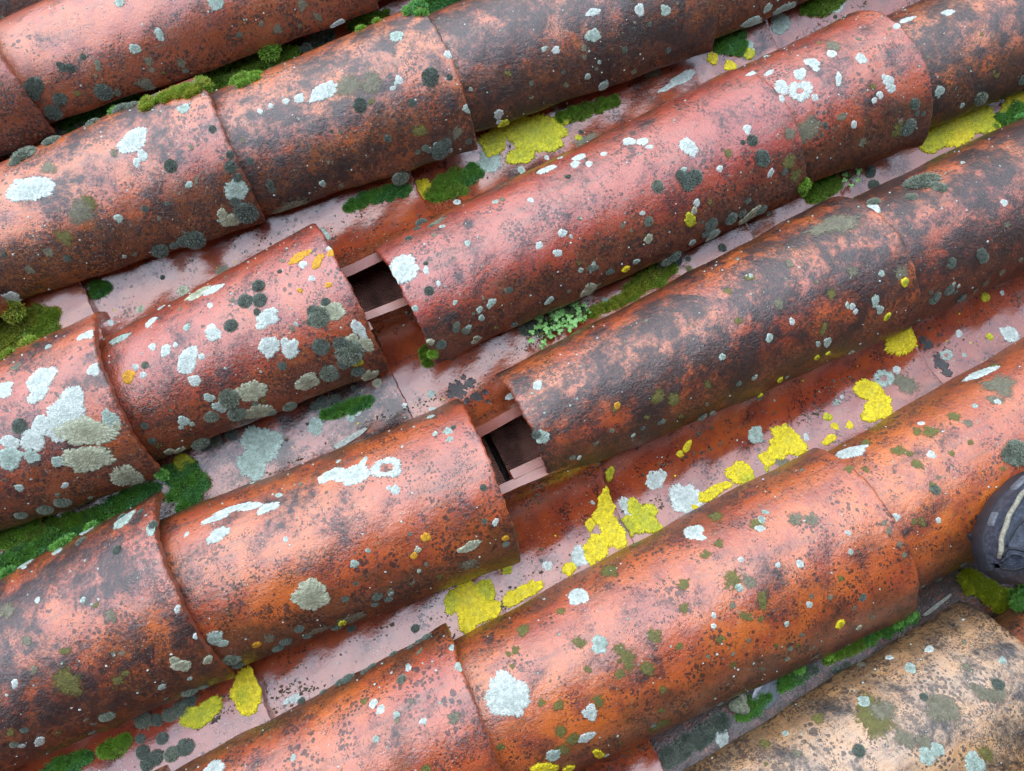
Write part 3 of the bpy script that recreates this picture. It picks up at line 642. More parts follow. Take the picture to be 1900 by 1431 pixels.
LICH = '''
247 262 22 W 1.2 .6;265 290 9 W;255 303 7 W;55 350 27 W 1.35 .1;600 170 19 W 1.4 .5;555 182 9 W;530 187 6 W;502 196 5 W;482 206 5 W;340 203 10 G;438 355 19 G;430 412 16 C 1.3 .2;415 400 10 C
212 285 8 K;150 395 22 K;165 378 14 O;120 440 14 O;90 312 14 K;250 90 8 G;295 63 8 G;222 3 8 G;400 5 11 G;515 53 9 K;270 155 14 K;182 118 7 K;335 115 8 K;275 112 8 K;460 118 8 K;220 175 8 K;540 385 34 K 1.3 .3;627 43 10 W 1.4 .3;610 60 6 K;560 10 10 K;590 30 8 K
737 68 12 G;868 203 8 G;831 103 7 W;925 212 9 W;925 225 5 W;1031 92 7 W;1010 90 5 G;1100 65 12 G;1083 88 7 K;1120 155 10 G;1210 135 15 K 1.3 .3;1187 18 9 W;1100 22 9 W 1.4 .4;1235 20 9 G;645 160 24 K 1.2;690 155 20 K;780 245 14 O;848 250 12 K;1030 200 8 K;1090 140 6 G;740 150 7 W;730 165 5 W
908 300 22 G;967 290 19 V 1.3 .3;974 276 7 W
1167 262 11 W;1192 262 10 W;1205 272 6 W;1074 292 11 W 1.3 .3;1067 305 9 W;1093 304 7 W;1014 315 14 W 1.4 .3;968 316 8 G;1120 285 6 W;1015 293 5 W;1277 272 16 W;1090 262 22 K 1.4 .4;920 375 6 G;985 372 6 W;1385 240 8 W;1044 434 8 W;868 453 6 G;812 412 15 K 1.4 .5;1035 471 8 W;1001 457 7 W 1 0;1192 395 5 W;1203 443 9 C;1155 420 6 K;849 376 7 W;848 350 5 W
1450 163 13 W;1485 170 19 W 1 0 .22;1507 117 11 W;1485 138 11 W;1515 128 6 W;1451 183 6 W;1513 182 6 W;1543 100 8 W;1598 108 9 W;1556 147 8 W 1.5 1.4;1396 136 8 W 1.4 .3;1428 136 7 W 1.5 .5;1649 150 9 W;1652 163 8 W;1640 143 5 W;1267 143 15 W 1.6 .5;1240 160 10 W 2 .5;1683 37 9 W 1.5 .3;1759 23 8 W 1.4 .3;1663 48 6 W;1545 85 15 K;1667 240 15 O;1350 283 9 O;1335 312 6 W;1431 320 7 W;1293 375 7 W;1288 390 7 C;1280 407 11 V 1.2;1323 436 15 G;1392 400 17 C 1.5 .8;1285 447 8 G;1490 248 28 K 1.4;1560 415 30 K 1.3 .2;1525 425 22 K 1.5 .3;1743 170 9 G;1620 385 11 W 1.3;1863 376 6 W;1632 176 6 W;1622 186 5 W;1600 265 9 K;1562 218 8 K;1465 248 12 K;1585 232 6 W;1550 15 12 W 1.4 .5;1395 42 14 G 1.5 .3;1455 20 14 G 1.6 .4;1465 300 15 O;1475 325 14 O;1512 230 8 K
15 553 15 W;77 703 22 W 1.1 1.2;72 727 16 W;134 738 19 W;120 775 30 W;100 790 22 W;158 800 33 C 1.4 0;75 785 13 W;60 815 18 W;18 820 12 W;18 850 18 G;58 845 12 G;163 850 30 C 1.3 0;8 722 14 W;165 620 10 W;150 625 7 W;175 685 10 W;205 778 15 G;215 790 9 C;235 885 26 C 1.2;108 855 10 G;107 853 7 G;55 500 8 K;90 468 8 K;36 905 7 G;120 900 6 W;88 643 6 G;30 680 10 K;205 600 6 W
280 597 10 W 1.3 1;222 628 13 G 1.5 .4;282 643 7 W;307 650 10 W;347 607 7 G;350 665 18 W 1.2 1.4;342 682 12 W;361 706 10 W;395 618 14 W;498 590 17 W 1.1 .6;485 605 9 W;500 645 18 W;540 650 16 W;530 640 10 W;368 545 18 C 1.3 .5;395 538 14 W 1.3 .3;340 540 10 C;415 503 15 K 1.2;374 662 6 W;388 738 9 G;340 780 10 G;468 727 23 C 1.2 0;480 765 22 C 1.2 0;408 755 12 G;572 711 20 C;615 580 20 C 1.3 .2;300 570 8 W;298 572 6 G;562 492 8 W;580 517 6 W;390 567 6 W;325 640 5 W;265 695 6 W;250 680 6 W;312 835 8 C;330 832 9 C 1.5;260 575 7 C
667 612 14 W 1.4 -.9;680 640 15 C 1.2 -.9;655 635 15 C;685 697 16 C;700 710 9 C;665 672 9 V;660 760 10 W;600 435 12 G 1.2 -.8;610 462 5 W
485 825 34 G;468 862 26 G;585 790 15 G;530 1000 5 W
747 500 29 W;791 502 7 W 1.4;815 527 5 W;717 867 25 W 1.2 0 .38;655 880 26 W 1.3 .3;615 880 19 W 1.3 .5;673 857 10 W 1.4;733 908 9 W;803 760 7 W;833 800 9 G;835 815 7 G;721 905 5 W;950 735 12 W;998 715 10 W;1005 812 14 G;985 805 10 G;1075 850 5 W;1095 538 15 C;1083 545 8 C;1020 560 9 G;1100 497 8 G 1.4 1.4;1078 503 6 G;913 563 8 G;908 570 6 G;890 577 7 G;895 592 7 G;770 573 6 G;845 563 5 G;922 612 6 O;1161 500 7 Y;1060 440 4 G;870 610 7 G;885 633 10 C;800 635 8 C;750 752 5 W;808 805 5 G;650 775 8 G
1220 735 15 O;1250 740 14 O;1145 752 7 A;1140 760 6 O;1322 765 6 G;1583 505 11 K;1543 547 10 O;1445 565 11 K;1672 508 14 K;1680 525 7 V;1583 570 6 W;1588 580 5 W;1470 597 6 W;1528 612 10 O 1.3 1.2;1535 637 9 G;1518 640 6 G;1625 560 9 G 1.2;1632 577 8 G;1515 665 5 V;1535 658 4 V;1447 705 6 V;1412 730 6 V;1370 595 8 O;1465 490 9 K;1645 590 6 V;1860 505 8 K;1830 525 9 K;1810 538 7 K;1860 545 4 W;1828 553 7 V;1313 712 9 O;1400 700 6 G;1580 655 6 G;1350 540 8 O;1278 500 8 O;1390 515 9 O;1515 525 5 K
1215 890 17 W;1228 880 9 W;1272 925 28 W;1165 940 16 W 1.3 -1;1075 1033 16 W;1068 1040 10 G;1015 1050 9 W;1640 703 16 G 1 0 .3;1680 712 22 K 1.2 -.4;1663 687 7 W;1553 748 6 G;1403 808 15 G;1497 812 6 W;1875 622 14 W;1757 660 10 G 1 0 .3;1563 738 4 W;1780 620 6 W;1790 660 4 G
1577 838 20 W 1.3 0;1820 693 17 W 1.8 .15;1860 715 24 K 1.2;1838 715 16 K;1845 742 12 K;1850 745 6 W;1770 772 11 O;1707 785 5 W;1725 800 14 O;1700 800 9 O;1727 842 7 W;1452 860 14 K;1795 785 8 K;1575 870 9 O;1605 820 10 O;1665 835 12 O;1700 860 10 O;1685 840 8 O;1765 840 6 O;1800 820 6 O;1860 870 5 O;1605 870 7 O;1845 680 10 O;1740 885 5 K
127 1268 24 O 1.2;222 1263 10 O;235 1250 7 O;13 1135 15 K;70 1115 5 W;75 1377 9 W 1.4;28 1270 6 W;178 1125 5 O;205 1145 12 K;120 1210 8 O;50 1190 9 K;162 985 15 G;47 1047 12 G;230 965 18 G;283 980 12 G;105 1025 9 G;405 993 16 W 1.3 .5;400 962 14 W 2 .4;430 945 15 W 2 .4;465 940 13 W 1.6 .3;497 942 14 W 1.4 .5;400 1185 14 G;415 1195 9 G;577 1105 30 C 1.1 0;580 1102 16 K;590 1170 18 K 1.5 .3;645 1150 20 K 1.4 .2;477 1197 8 A;500 1185 12 K;364 1180 5 W;345 993 5 W;543 1298 10 W 1.6 .4;395 1430 18 W;337 1236 14 C;325 1225 8 C;385 1225 9 C;205 1330 6 G;42 1385 5 W;20 1360 7 O;195 1355 7 O;330 1130 6 W;155 1115 5 G;175 1360 8 K;353 1260 5 G
940 1288 36 W;1072 1106 19 W;1112 1195 15 G;1095 1322 13 W;1097 1310 6 W;1088 1367 12 W 1.4 .5;1027 1400 13 G;970 1168 14 O;1040 1133 9 O;955 1205 9 O;942 1212 6 O;1075 1192 12 O;1130 1060 20 O;1215 1180 14 O;1165 1225 18 O;1200 1240 15 O;1150 1205 12 O;1110 1300 12 O;1035 1307 10 O;1003 1303 8 O;1040 1355 12 O;1062 1370 14 O;1045 1390 14 O;1225 1345 20 O 1.3 .4;1228 1318 8 O;1230 1280 9 O;1090 1240 8 O;1180 1010 12 O;1150 1250 10 O;1260 1200 8 O;950 1235 5 O;693 1303 8 W;706 1315 8 W;785 1338 6 W;697 1370 6 G;735 1325 6 G;757 1240 6 W;853 1237 9 G;755 1235 5 G;840 1333 13 K;790 1430 12 O;675 1300 7 O;737 1335 6 K;838 1202 6 G;790 996 9 A;768 1030 7 A;775 1020 6 C;920 970 7 W;870 1015 15 C 1.5;870 1047 18 K 1.4 .4;657 1045 8 G;815 1070 8 O;765 1080 7 K;790 1047 6 K;725 1100 6 G;665 1140 14 K;635 1155 8 V;937 1000 7 A;760 990 5 K
1288 988 18 W 1.1;1300 998 9 W;1405 975 14 O;1475 965 14 K;1505 965 14 K;1410 982 8 W;1558 1160 8 Y;1385 1145 11 O;1412 1150 7 O;1337 1188 9 O;1268 1085 13 O;1415 1110 12 O;1418 1125 9 O;1360 1078 18 O;1390 1080 14 K;1372 1092 8 G;1325 1163 5 W;1325 1143 5 W;1375 1040 5 W;1485 1048 7 W 1 0;1502 1124 6 W;1595 1165 6 C;1660 960 8 W;1512 1220 10 K 1.4;1335 1010 10 O;1330 960 14 O;1310 1030 10 O;1360 1125 7 K;1270 1130 10 O;1730 900 7 O;1740 965 5 W;1710 968 8 O;1695 967 6 O;1640 970 6 K;1650 985 7 K;1670 1010 6 K;1678 1030 6 K;1580 1025 5 G;1574 990 5 W;1445 1050 5 W;1540 1110 6 K;1585 1130 5 K;1460 1160 5 G;1488 1180 6 K;1390 1190 5 K;1620 1145 7 K;1672 1180 6 K;1360 1215 5 K;1440 1200 6 O;1480 1200 5 O;1560 1075 6 O;1360 1235 7 O
1622 1330 34 O 1.1;1640 1320 20 K;1750 1315 26 K;1825 1287 14 K;1850 1290 14 K;1680 1372 16 K;1715 1380 12 K;1520 1335 11 O;1605 1303 10 G;1725 1205 7 W;1650 1220 6 W;1340 1368 16 W 1.3;1720 1405 12 G;1810 1420 16 G;1830 1400 12 O;1740 1393 10 G;1420 1380 10 O;1478 1400 8 K;1860 1225 6 G;1795 1240 8 K;1805 1275 6 K;1690 1240 9 G;1600 1235 9 K
1322 108 9 Y;1355 122 9 Y;1390 100 9 V;1382 88 15 G;1448 45 17 G;1425 15 8 G
'''
YEL = '''
850 722 17 J 1.3;872 712 12 J;884 737 12 J 1.3;836 731 9 J;866 744 8 J;900 728 7 J;1748 678 11 J;1757 691 9 J;1739 665 8 J;1712 632 8 J;1722 642 9 J;860 700 6 J;905 745 6 J
990 245 38 V 1.25 .1;1020 262 20 V;915 265 22 V 1.1 1.2;935 228 10 V;1050 222 9 V;777 355 19 Y;790 348 10 Y
1780 235 32 Y 1.3 .5;1745 250 24 V 1.3 .6;1810 222 26 V 1.2 .3;1835 232 14 V;1720 265 16 V;1885 180 20 Y 1.3 1.3;1870 205 12 V
552 480 13 A 1.3;590 486 12 A 1.3;570 470 8 A;615 470 8 A;610 530 6 A;558 540 5 A;237 698 11 A 1 1.3
1672 628 26 Y;1615 728 20 Y 1.2 -.6;1600 722 12 Y;1632 757 20 Y;1643 770 11 Y;1612 775 10 Y;1537 775 7 V;1550 792 6 Y;1578 790 6 Y;1462 820 24 Y 1.1 -.5;1445 835 16 Y;1480 830 14 Y;1425 852 13 Y;1372 878 19 Y;1385 888 12 V;1325 913 16 Y 1.7 .5;1305 922 9 Y;1275 828 8 Y 1.4 1;1262 842 6 Y;1540 817 9 Y 1.5 .5;1350 900 7 Y
1128 930 22 Y 1.4 1.3;1118 962 15 Y;1135 985 22 Y;1165 975 18 V;1195 962 22 V 1.2;1210 975 14 V;1180 945 16 V;1130 878 10 V 1.3 1.4;1110 1015 20 Y;1095 1032 13 Y 1.4;1150 1003 14 Y;1056 1056 11 Y;1095 975 9 Y
870 1115 30 Y 1.1;900 1095 17 V 1 1.4;840 1115 16 V;885 1135 24 Y 1.3 .5;868 1158 17 Y;970 1100 20 Y 1.6 .4;945 1112 12 Y;915 1130 14 Y;940 1055 9 V;990 1090 10 Y;835 1130 8 V
457 1275 25 Y 1.2 1.4;462 1300 18 Y;450 1290 14 V;375 1322 22 V 1.6 .6;350 1328 14 V;395 1308 10 V;340 860 15 V;350 890 9 V;335 870 8 V
1110 1398 10 Y 1.6;1010 1425 16 Y 1.4;1055 1425 9 Y
'''
CUSHS = '''
192 172 13;65 160 12;60 172 12;130 127 7;112 185 10;116 125 6;395 240 7;427 288 7;427 310 10;440 332 8;318 309 11;458 397 20;437 375 9;362 447 18;345 452 12;300 470 14;327 460 8;270 390 6;500 340 7;505 350 6;100 210 12;95 265 9
799 144 15;668 195 12;817 283 17;827 272 12;790 278 7 h;742 325 15 h;835 145 6;765 192 7;870 265 6;720 258 7;1054 328 6;1219 345 11 h;1203 410 9 h;1275 335 16;1290 328 13;1262 325 10;1414 293 14;1395 260 10;1377 264 5;758 443 7;783 413 11;775 425 7;800 420 6;848 330 7;850 375 5;1135 505 6
1320 415 13;1356 405 12;1412 390 10;1388 372 6;1685 235 13;1698 192 9;1622 345 10;1710 338 22 h 1.3;1743 348 11 h;1690 365 9 h;1620 375 11 h;1820 182 12 h 1.2;1738 550 9;1820 470 9;1765 487 9;1735 552 10;1762 537 9;1785 552 8;1825 478 9;1615 320 10;1900 145 9;1377 395 8;1100 498 9 h 1.4;1130 505 7;797 540 9;865 615 8 h;848 612 7;820 640 10;745 560 8;790 490 5;1078 245 5
35 790 12;82 945 12 h;113 930 12 h;40 957 9 h;429 605 12;480 532 12;455 560 13;483 558 13;478 580 7;425 740 18 h;440 768 16 h;392 773 12 h;503 765 9 h;537 754 12 h;597 645 15;613 695 17 h;592 590 19 h;605 563 9;580 578 10;370 820 15 h;395 815 14 h;380 828 10;430 805 12;650 655 25 h;635 640 14;640 675 13;622 700 10;268 677 7 h;463 557 8;525 680 8;600 745 12;622 740 10;585 752 9;665 690 12;575 600 7;520 505 5
218 1020 8;225 960 8;283 975 9;200 1330 11 h;265 1335 14 h;350 1300 11;335 1315 14 h;315 1325 12 h;290 1335 10;430 1225 14 h;440 1235 10;355 1285 12 h;380 1275 8 h;555 1167 9;700 1105 9;695 1120 7;899 905 7;899 968 6;530 1190 10;515 1203 10;570 1180 8;790 1182 10;775 1189 7;760 1200 7;730 1212 8;690 1234 9;675 1245 7;645 1260 12;630 1267 9;600 1282 7;560 1302 7;640 1110 7;745 1260 9 h;720 1110 8;650 1165 8;625 1165 9;345 1385 14;320 1398 12 h;290 1405 12;275 1415 12;300 1370 10;265 1395 11;260 1370 8
996 808 9;1303 773 9 h;1323 768 6 h;843 793 6;833 800 5;1733 908 9 h;1885 840 20 h;1870 845 12 h;1555 1245 9;1595 1395 10;1715 1295 7;1852 1270 9;1573 1235 7;975 610 15 h;985 615 10;1240 480 12 h;1225 500 14;1253 470 12;1257 485 10;955 605 7;1340 460 8;1310 430 9;40 975 10 h;260 950 6;150 1005 9;1560 1245 6
490 835 6;770 1165 8;140 980 9;35 1015 12;660 735 8;640 745 8;1085 575 7;1600 1110 7
'''
def rows(s):
    for ln in s.strip().split('\n'):
        for it in ln.split(';'):
            f = it.split()
            if f: yield f
for f in rows(LICH + YEL):
    lichen(float(f[0]), float(f[1]), float(f[2]), f[3], float(f[4]) if len(f) > 4 else random.uniform(.95, 1.15),
           float(f[5]) - .42 if len(f) > 5 else random.uniform(0, 3), float(f[6]) if len(f) > 6 else 0.0)
for f in rows(CUSHS):
    kind = 'dark'; el = random.uniform(.95, 1.08)
    for x in f[3:]:
        if x == 'h': kind = 'hoary'
        else: el = float(x)
    cushion(float(f[0]), float(f[1]), float(f[2]), kind, el)

# extra small growths on every tile, and one joined mesh of tiny specks on each
MIXES = {'cover': 'WGGKKOKG', 'channel': 'WYYGKVA'}
def speckle(T, n, r, cols):
    Vs, Fs, off = [], [], 0
    cen = r.uniform(0, 1, (5, 2))
    for i in range(n):
        if r.random() < .6:
            c = cen[r.integers(5)]; u = c[0] + r.normal(0, .10); t = (c[1] * 2 - 1) * .9 + r.normal(0, .22)
        else: u = r.uniform(0, 1); t = r.uniform(-1, 1)
        if not (.01 < u < .99 and abs(t) < .97): continue
        R_ = r.uniform(.0006, .0017); k = 9
        th = np.arange(k) * 2 * np.pi / k; ra = R_ * r.uniform(.6, 1.25, k)
        U = u + ra * np.cos(th) / T.L; TT = t + ra * np.sin(th) / T.arc(u)
        P = T.p(U, TT); N = T.n(U, TT)
        c0 = T.p(u, t) + T.n(u, t) * (.0004 + R_ * .25)
        Vs.append(np.concatenate([P - N * .0001, P * .65 + c0 * .35 + N * .0003, c0[None]]))
        j = np.arange(k); j2 = (j + 1) % k
        Fs.append(np.concatenate([np.stack([j, j2, k + j2], -1), np.stack([j, k + j2, k + j], -1), np.stack([k + j, k + j2, np.full(k, 2 * k)], -1)]) + off); off += 2 * k + 1
    if Vs:
        rho = np.tile(np.concatenate([np.ones(9), np.full(9, .8), [.4]]), len(Vs))
        o = link('lichen_specks', make_mesh('lichen_specks', np.concatenate(Vs), [np.concatenate(Fs)], LM[cols], attrs={'rho': rho}), parent=T.o, kind='stuff')
        o['seed'] = T.seed * 1.0
for key, T in TILES.items():
    r = np.random.default_rng(T.seed + 900)
    cov = T.kind == 'cover'
    for cols, n in (('W', 34 if cov else 14), ('K', 60 if cov else 14), ('G', 45 if cov else 16), ('O' if cov else 'Y', 30 if cov else 18)):
        speckle(T, n, r, cols)
    for i in range(16 if cov else 5):
        u = r.uniform(.03, .97); t = r.choice([-1, 1], p=[.7, .3]) * r.uniform(.15, .93) if cov else r.uniform(-.8, .8)
        ty = r.choice(list('GKKOKG' if cov else 'YGKV'))
        lichen_on(T, u, t, r.uniform(.0025, .0052), ty, r.uniform(.9, 1.2), r.uniform(0, 3))
    for i in range(7 if cov else 2):
        u = r.uniform(.03, .97); t = -r.uniform(.4, .95) if cov else r.uniform(-.7, .7)
        cushion_on(T, u, t, r.uniform(.002, .0045), r.choice(['dark', 'hoary']))

MOSS = [
 ([(420,138,34),(395,150,22),(450,150,20),(500,112,32),(525,100,20),(475,128,22)], 'green', 'bright green moss pad under the long pink tile at upper left'),
 ([(375,160,15),(345,170,14),(310,180,13),(275,192,12),(330,175,12)], 'olive', 'thin olive moss strip left of the bright green pad'),
 ([(130,235,15),(155,222,15),(185,208,14),(215,198,15),(240,190,12)], 'deep', 'dark green moss strip at the left end of the top channel'),
 ([(590,76,16),(575,84,10),(605,70,9)], 'dark', 'small dark moss tuft between the bright pad and the wet purple patch'),
 ([(680,40,17),(700,34,13),(662,48,11)], 'green', 'green moss tuft beside the corner where the top pink tile ends'),
 ([(800,8,28),(825,-4,22),(775,12,14)], 'deep', 'deep green moss at the top edge beside the raised tile corner'),
 ([(45,612,40),(20,640,34),(70,598,26),(5,600,30),(88,585,14)], 'olive', 'thick olive green moss pad at the left edge under the round white lichen'),
 ([(180,538,13),(195,532,9)], 'deep', 'tiny moss tuft in the shadowed joint of the left channel'),
 ([(700,362,13),(722,358,14),(748,350,14),(672,372,12),(652,380,9)], 'deep', 'blackish green moss roll left of the small bright yellow lichen'),
 ([(832,345,25),(812,355,18),(850,352,16),(822,338,16)], 'green', 'green moss pad right of the small bright yellow lichen'),
 ([(868,330,20),(880,318,14)], 'deep', 'dark teal moss pad touching the round mint lichen'),
 ([(1060,212,12),(1085,204,14),(1110,196,13),(1135,190,10),(1040,218,9)], 'green', 'thin green moss above the large yellow green lichen'),
 ([(1350,78,20),(1335,80,13),(1370,88,14)], 'deep', 'teal green moss tuft on the bright orange channel patch'),
 ([(1525,4,22),(1505,8,14),(1545,0,14)], 'green', 'moss tuft at the top edge right of centre'),
 ([(345,905,26),(330,880,22),(365,885,15),(350,930,16),(310,875,12)], 'deep', 'dark green moss in the corner between two big tile ends at left'),
 ([(240,925,20),(210,940,20),(275,912,16),(180,955,17)], 'deep', 'dark moss run leading to the left corner pad'),
 ([(50,985,18),(20,995,20),(90,975,18),(130,968,16),(160,960,14)], 'green', 'bright green moss line along the lower edge of the left tile'),
 ([(80,1010,28),(125,995,24),(40,1030,24),(10,1050,26),(160,980,15)], 'deep', 'broad teal moss mat in the left channel'),
 ([(655,752,14),(678,745,11),(632,760,12),(610,768,9)], 'deep', 'moss under the lower flank of the many lichened tile'),
 ([(795,660,8),(796,672,7),(790,648,6)], 'green', 'tiny moss sprig at the lower corner of the slipped purple tile'),
 ([(1210,515,22),(1190,525,20),(1228,505,16),(1178,540,12)], 'olive', 'olive moss cushion between slipped tile and glossy black tile'),
 ([(1158,555,10),(1140,563,10),(1120,572,10),(1102,580,9),(1172,548,9)], 'olive', 'thin moss strip right of the seedlings'),
 ([(1045,582,16),(1032,590,12),(1058,574,12)], 'hoary', 'grey oval moss cushion behind the seedlings'),
 ([(1003,604,13),(988,608,11)], 'dark', 'dark moss cushion left of the seedlings'),
 ([(1522,348,22),(1500,354,15),(1545,340,16),(1492,342,9)], 'green', 'bright moss pad beside the small seedling at upper right'),
 ([(1885,212,22),(1862,224,15),(1905,205,15)], 'deep', 'green moss at the right edge behind the yellow lichen'),
 ([(212,1384,17),(225,1376,12),(200,1392,10)], 'green', 'green moss tuft at the bottom left channel'),
 ([(130,1415,17),(105,1425,16),(155,1405,10)], 'deep', 'green moss under the big tile in the bottom left corner'),
 ([(1300,1365,16),(1330,1345,14),(1280,1378,12)], 'dark', 'blackish moss in the shadowed channel left of the pale stone'),
 ([(1262,1392,16),(1245,1405,16),(1300,1372,12),(1480,1248,12),(1500,1243,10)], 'dark', 'blackish green moss in the deep shade left end of the last channel'),
 ([(1640,1172,10),(1665,1160,9),(1690,1146,8),(1615,1186,9)], 'deep', 'thin dark moss under the right end of the large orange tile'),
 ([(1395,1312,16),(1410,1300,12),(1385,1325,10)], 'deep', 'green moss right of the pale stone'),
 ([(1465,1262,13),(1485,1250,13),(1450,1272,9)], 'deep', 'dark moss beyond the grey slate chip'),
 ([(1555,1212,8),(1575,1204,9),(1595,1196,8),(1535,1222,8)], 'green', 'thin moss line under the edge of the large orange tile'),
 ([(1795,1072,13),(1815,1082,15),(1835,1095,16),(1852,1108,14),(1868,1122,12)], 'vivid', 'vivid yellow green moss pad under the toe of the shoe'),
 ([(1888,1112,14),(1900,1125,12),(1905,1100,12)], 'deep', 'deep green moss in the shade under the shoe'),
]
MM['vivid'] = moss_material('vivid moss', (.16, .20, .010), (.50, .52, .02), (.30, .38, .02))
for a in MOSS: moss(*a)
# grey rounded cushions lined up on the upper edge of the left tile
for (x, y, r_) in [(45,288,20),(30,300,12),(95,262,14),(120,245,15),(150,235,13),(172,228,11),(200,212,12),(225,203,15),(245,196,11),(290,180,10),(370,155,13),(350,160,9)]:
    cushion(x, y, r_, 'hoary')

# ------------------------------------------------------------------ small loose things
def blob(r, R_, fl=.5, n=18, m=11, rough=.16):
    th = np.linspace(0, 2 * np.pi, n, endpoint=False); a = np.linspace(0, np.pi, m)
    A, TH = np.meshgrid(a, th, indexing='ij')
    k = 1 + rough * np.sin(2 * TH + r.uniform(0, 6)) * np.sin(A) + rough * .7 * np.sin(3 * TH + 2 * A + r.uniform(0, 6)) * np.sin(A) + r.normal(0, .03, A.shape) * np.sin(A)
    P = np.stack([R_ * k * np.sin(A) * np.cos(TH), R_ * k * np.sin(A) * np.sin(TH), R_ * fl * k * np.cos(A)], -1)
    return P.reshape(-1, 3), grid_faces(m, n, True)
def lump(spots, mat, name, label, cat, fl=.45, seed=1, sx=1.0, rot=0, rough=.16):
    r = np.random.default_rng(seed); Vs, Fs, off, base = [], [], 0, None
    for px, py, rp in spots:
        h = hit(px, py)
        if not h: continue
        T, u, t, dist, loc = h; p = np.array(loc)
        if base is None: base = p.copy()
        V, F = blob(r, rp * dist / FPX, fl, rough=rough); V[:, 0] *= sx
        c, s_ = math.cos(rot), math.sin(rot); V = np.stack([V[:, 0] * c - V[:, 1] * s_, V[:, 0] * s_ + V[:, 1] * c, V[:, 2]], -1)
        n = np.array(T.M.to_3x3() @ Vector(T.n(u, t))); Mx = np.array(frame_from(n, p))
        Vs.append(V @ Mx[:3, :3].T + Mx[:3, 3] - base + n * rp * dist / FPX * fl * .5); Fs.append(F + off); off += len(V)
    return link(name, make_mesh(name, np.concatenate(Vs), [np.concatenate(Fs)], mat), Matrix.Translation(base), None, label, cat)
STONE = plain('pale crusted stone', (.42, .42, .28), .8, .45, 200, .0015, col2=(.16, .19, .12))
lump([(1370,1310,15),(1374,1298,11)], STONE, 'stone', 'pale crusted pebble stuck in the channel above the sandy tile', 'stone', .7, 6)
SKY_GLINT = plain('painted sky glint', (.20, .22, .25), .18, .3, 120, .0004, coat=1.0)
PALE = plain('pale bark', (.45, .47, .40), .7, .5, 300, .0006)
def chip(px, py, lx, ly, rot, mat, name, label, cat, th=.003, seed=0, lift=.0):
    h = hit(px, py)
    T, u, t, dist, loc = h; r = np.random.default_rng(seed); k = 26
    a = np.linspace(0, 2 * np.pi, k, endpoint=False); rad = 1 / (np.abs(np.cos(a)) ** 3 + np.abs(np.sin(a)) ** 3) ** (1 / 3.) * (1 + .07 * np.sin(3 * a + 1) + r.normal(0, .03, k))
    x = lx * rad * np.cos(a) * dist / FPX; y = ly * rad * np.sin(a) * dist / FPX
    rings = []
    for sc, z in ((.96, -th), (1, -th * .6), (1, -.0004), (.93, 0), (.5, .0002), (.02, .0003)):
        rings.append(np.stack([x * sc, y * sc, np.full(k, z) + r.normal(0, .00012, k)], -1))
    V = np.concatenate(rings); F = grid_faces(len(rings), k, True)
    n = T.M.to_3x3() @ Vector(T.n(u, t))
    Mx = frame_from(n * .6 + Vector((0, 0, .4)), Vector(loc) + n * (th + lift), rot)
    return link(name, make_mesh(name, V, [F], mat), Mx, None, label, cat)
chip(1422, 1284, 27, 19, .5, SKY_GLINT, 'sky_glint_patch', 'blue grey patch painted as a sky reflection in the channel above the sandy tile', 'painted reflection', .002, 2)  # flat patch whose colour stands in for sky reflected in channel water
chip(650, 815, 34, 6, .12, PALE, 'pale_sliver', 'long pale sliver of bark on the upper edge of the rough orange tile', 'bark chip', .002, 3)
chip(1738, 1124, 30, 3, .12, PALE, 'pale_sliver', 'thin grey sliver drawn as an edge line on the rim of the sandy tile below the shoe', 'bark chip', .002, 4)  # thin sliver added in place of the tile's grey rim lines

# crumbs of soil, bark and grit washed together in the channels
Vs, Fs, off = [], [], 0
r = np.random.default_rng(77)
seeds_ = [(r.uniform(-20, 1900), r.uniform(-20, 1431), r.uniform(12, 55)) for _ in range(420)]
for sx_, sy_, sr_ in seeds_:
    h = hit(sx_, sy_)
    if h is None or h[0].kind != 'channel': continue
    for _ in range(int(r.integers(6, 34))):
        d_ = r.normal(0, sr_); h = hit(sx_ + d_ + r.normal(0, 4), sy_ - .45 * d_ + r.normal(0, 5))
        if h is None or h[0].kind != 'channel': continue
        p_ = np.array(h[4]); R_ = r.uniform(.0004, .0016) * (1 if r.random() < .93 else 1.8)
        v = r.normal(0, 1, (6, 3)); v = np.array([[1, 0, 0], [-1, 0, 0], [0, 1, 0], [0, -1, 0], [0, 0, .7], [0, 0, -.7]]) * r.uniform(.5, 1.4, (6, 1)) + v * .12
        a_ = r.uniform(0, 3.14); c_, s_ = math.cos(a_), math.sin(a_); v = v @ np.array([[c_, -s_, 0], [s_, c_, 0], [0, 0, 1]])
        Vs.append(p_ + v * R_ * np.array([1.2, 1, .6]) + [0, 0, R_ * .3]); Fs.append(np.array([(0, 2, 4), (2, 1, 4), (1, 3, 4), (3, 0, 4), (2, 0, 5), (1, 2, 5), (3, 1, 5), (0, 3, 5)]) + off); off += 6
GRIT = plain('soil crumbs', (.035, .024, .016), .8, .7, 90, .0006, col2=(.12, .09, .05))
link('grit', make_mesh('grit', np.concatenate(Vs), [np.concatenate(Fs)], GRIT, smooth=False), None, None, 'dark soil crumbs and grit scattered in the channels between the rows', 'grit', None, 'stuff')

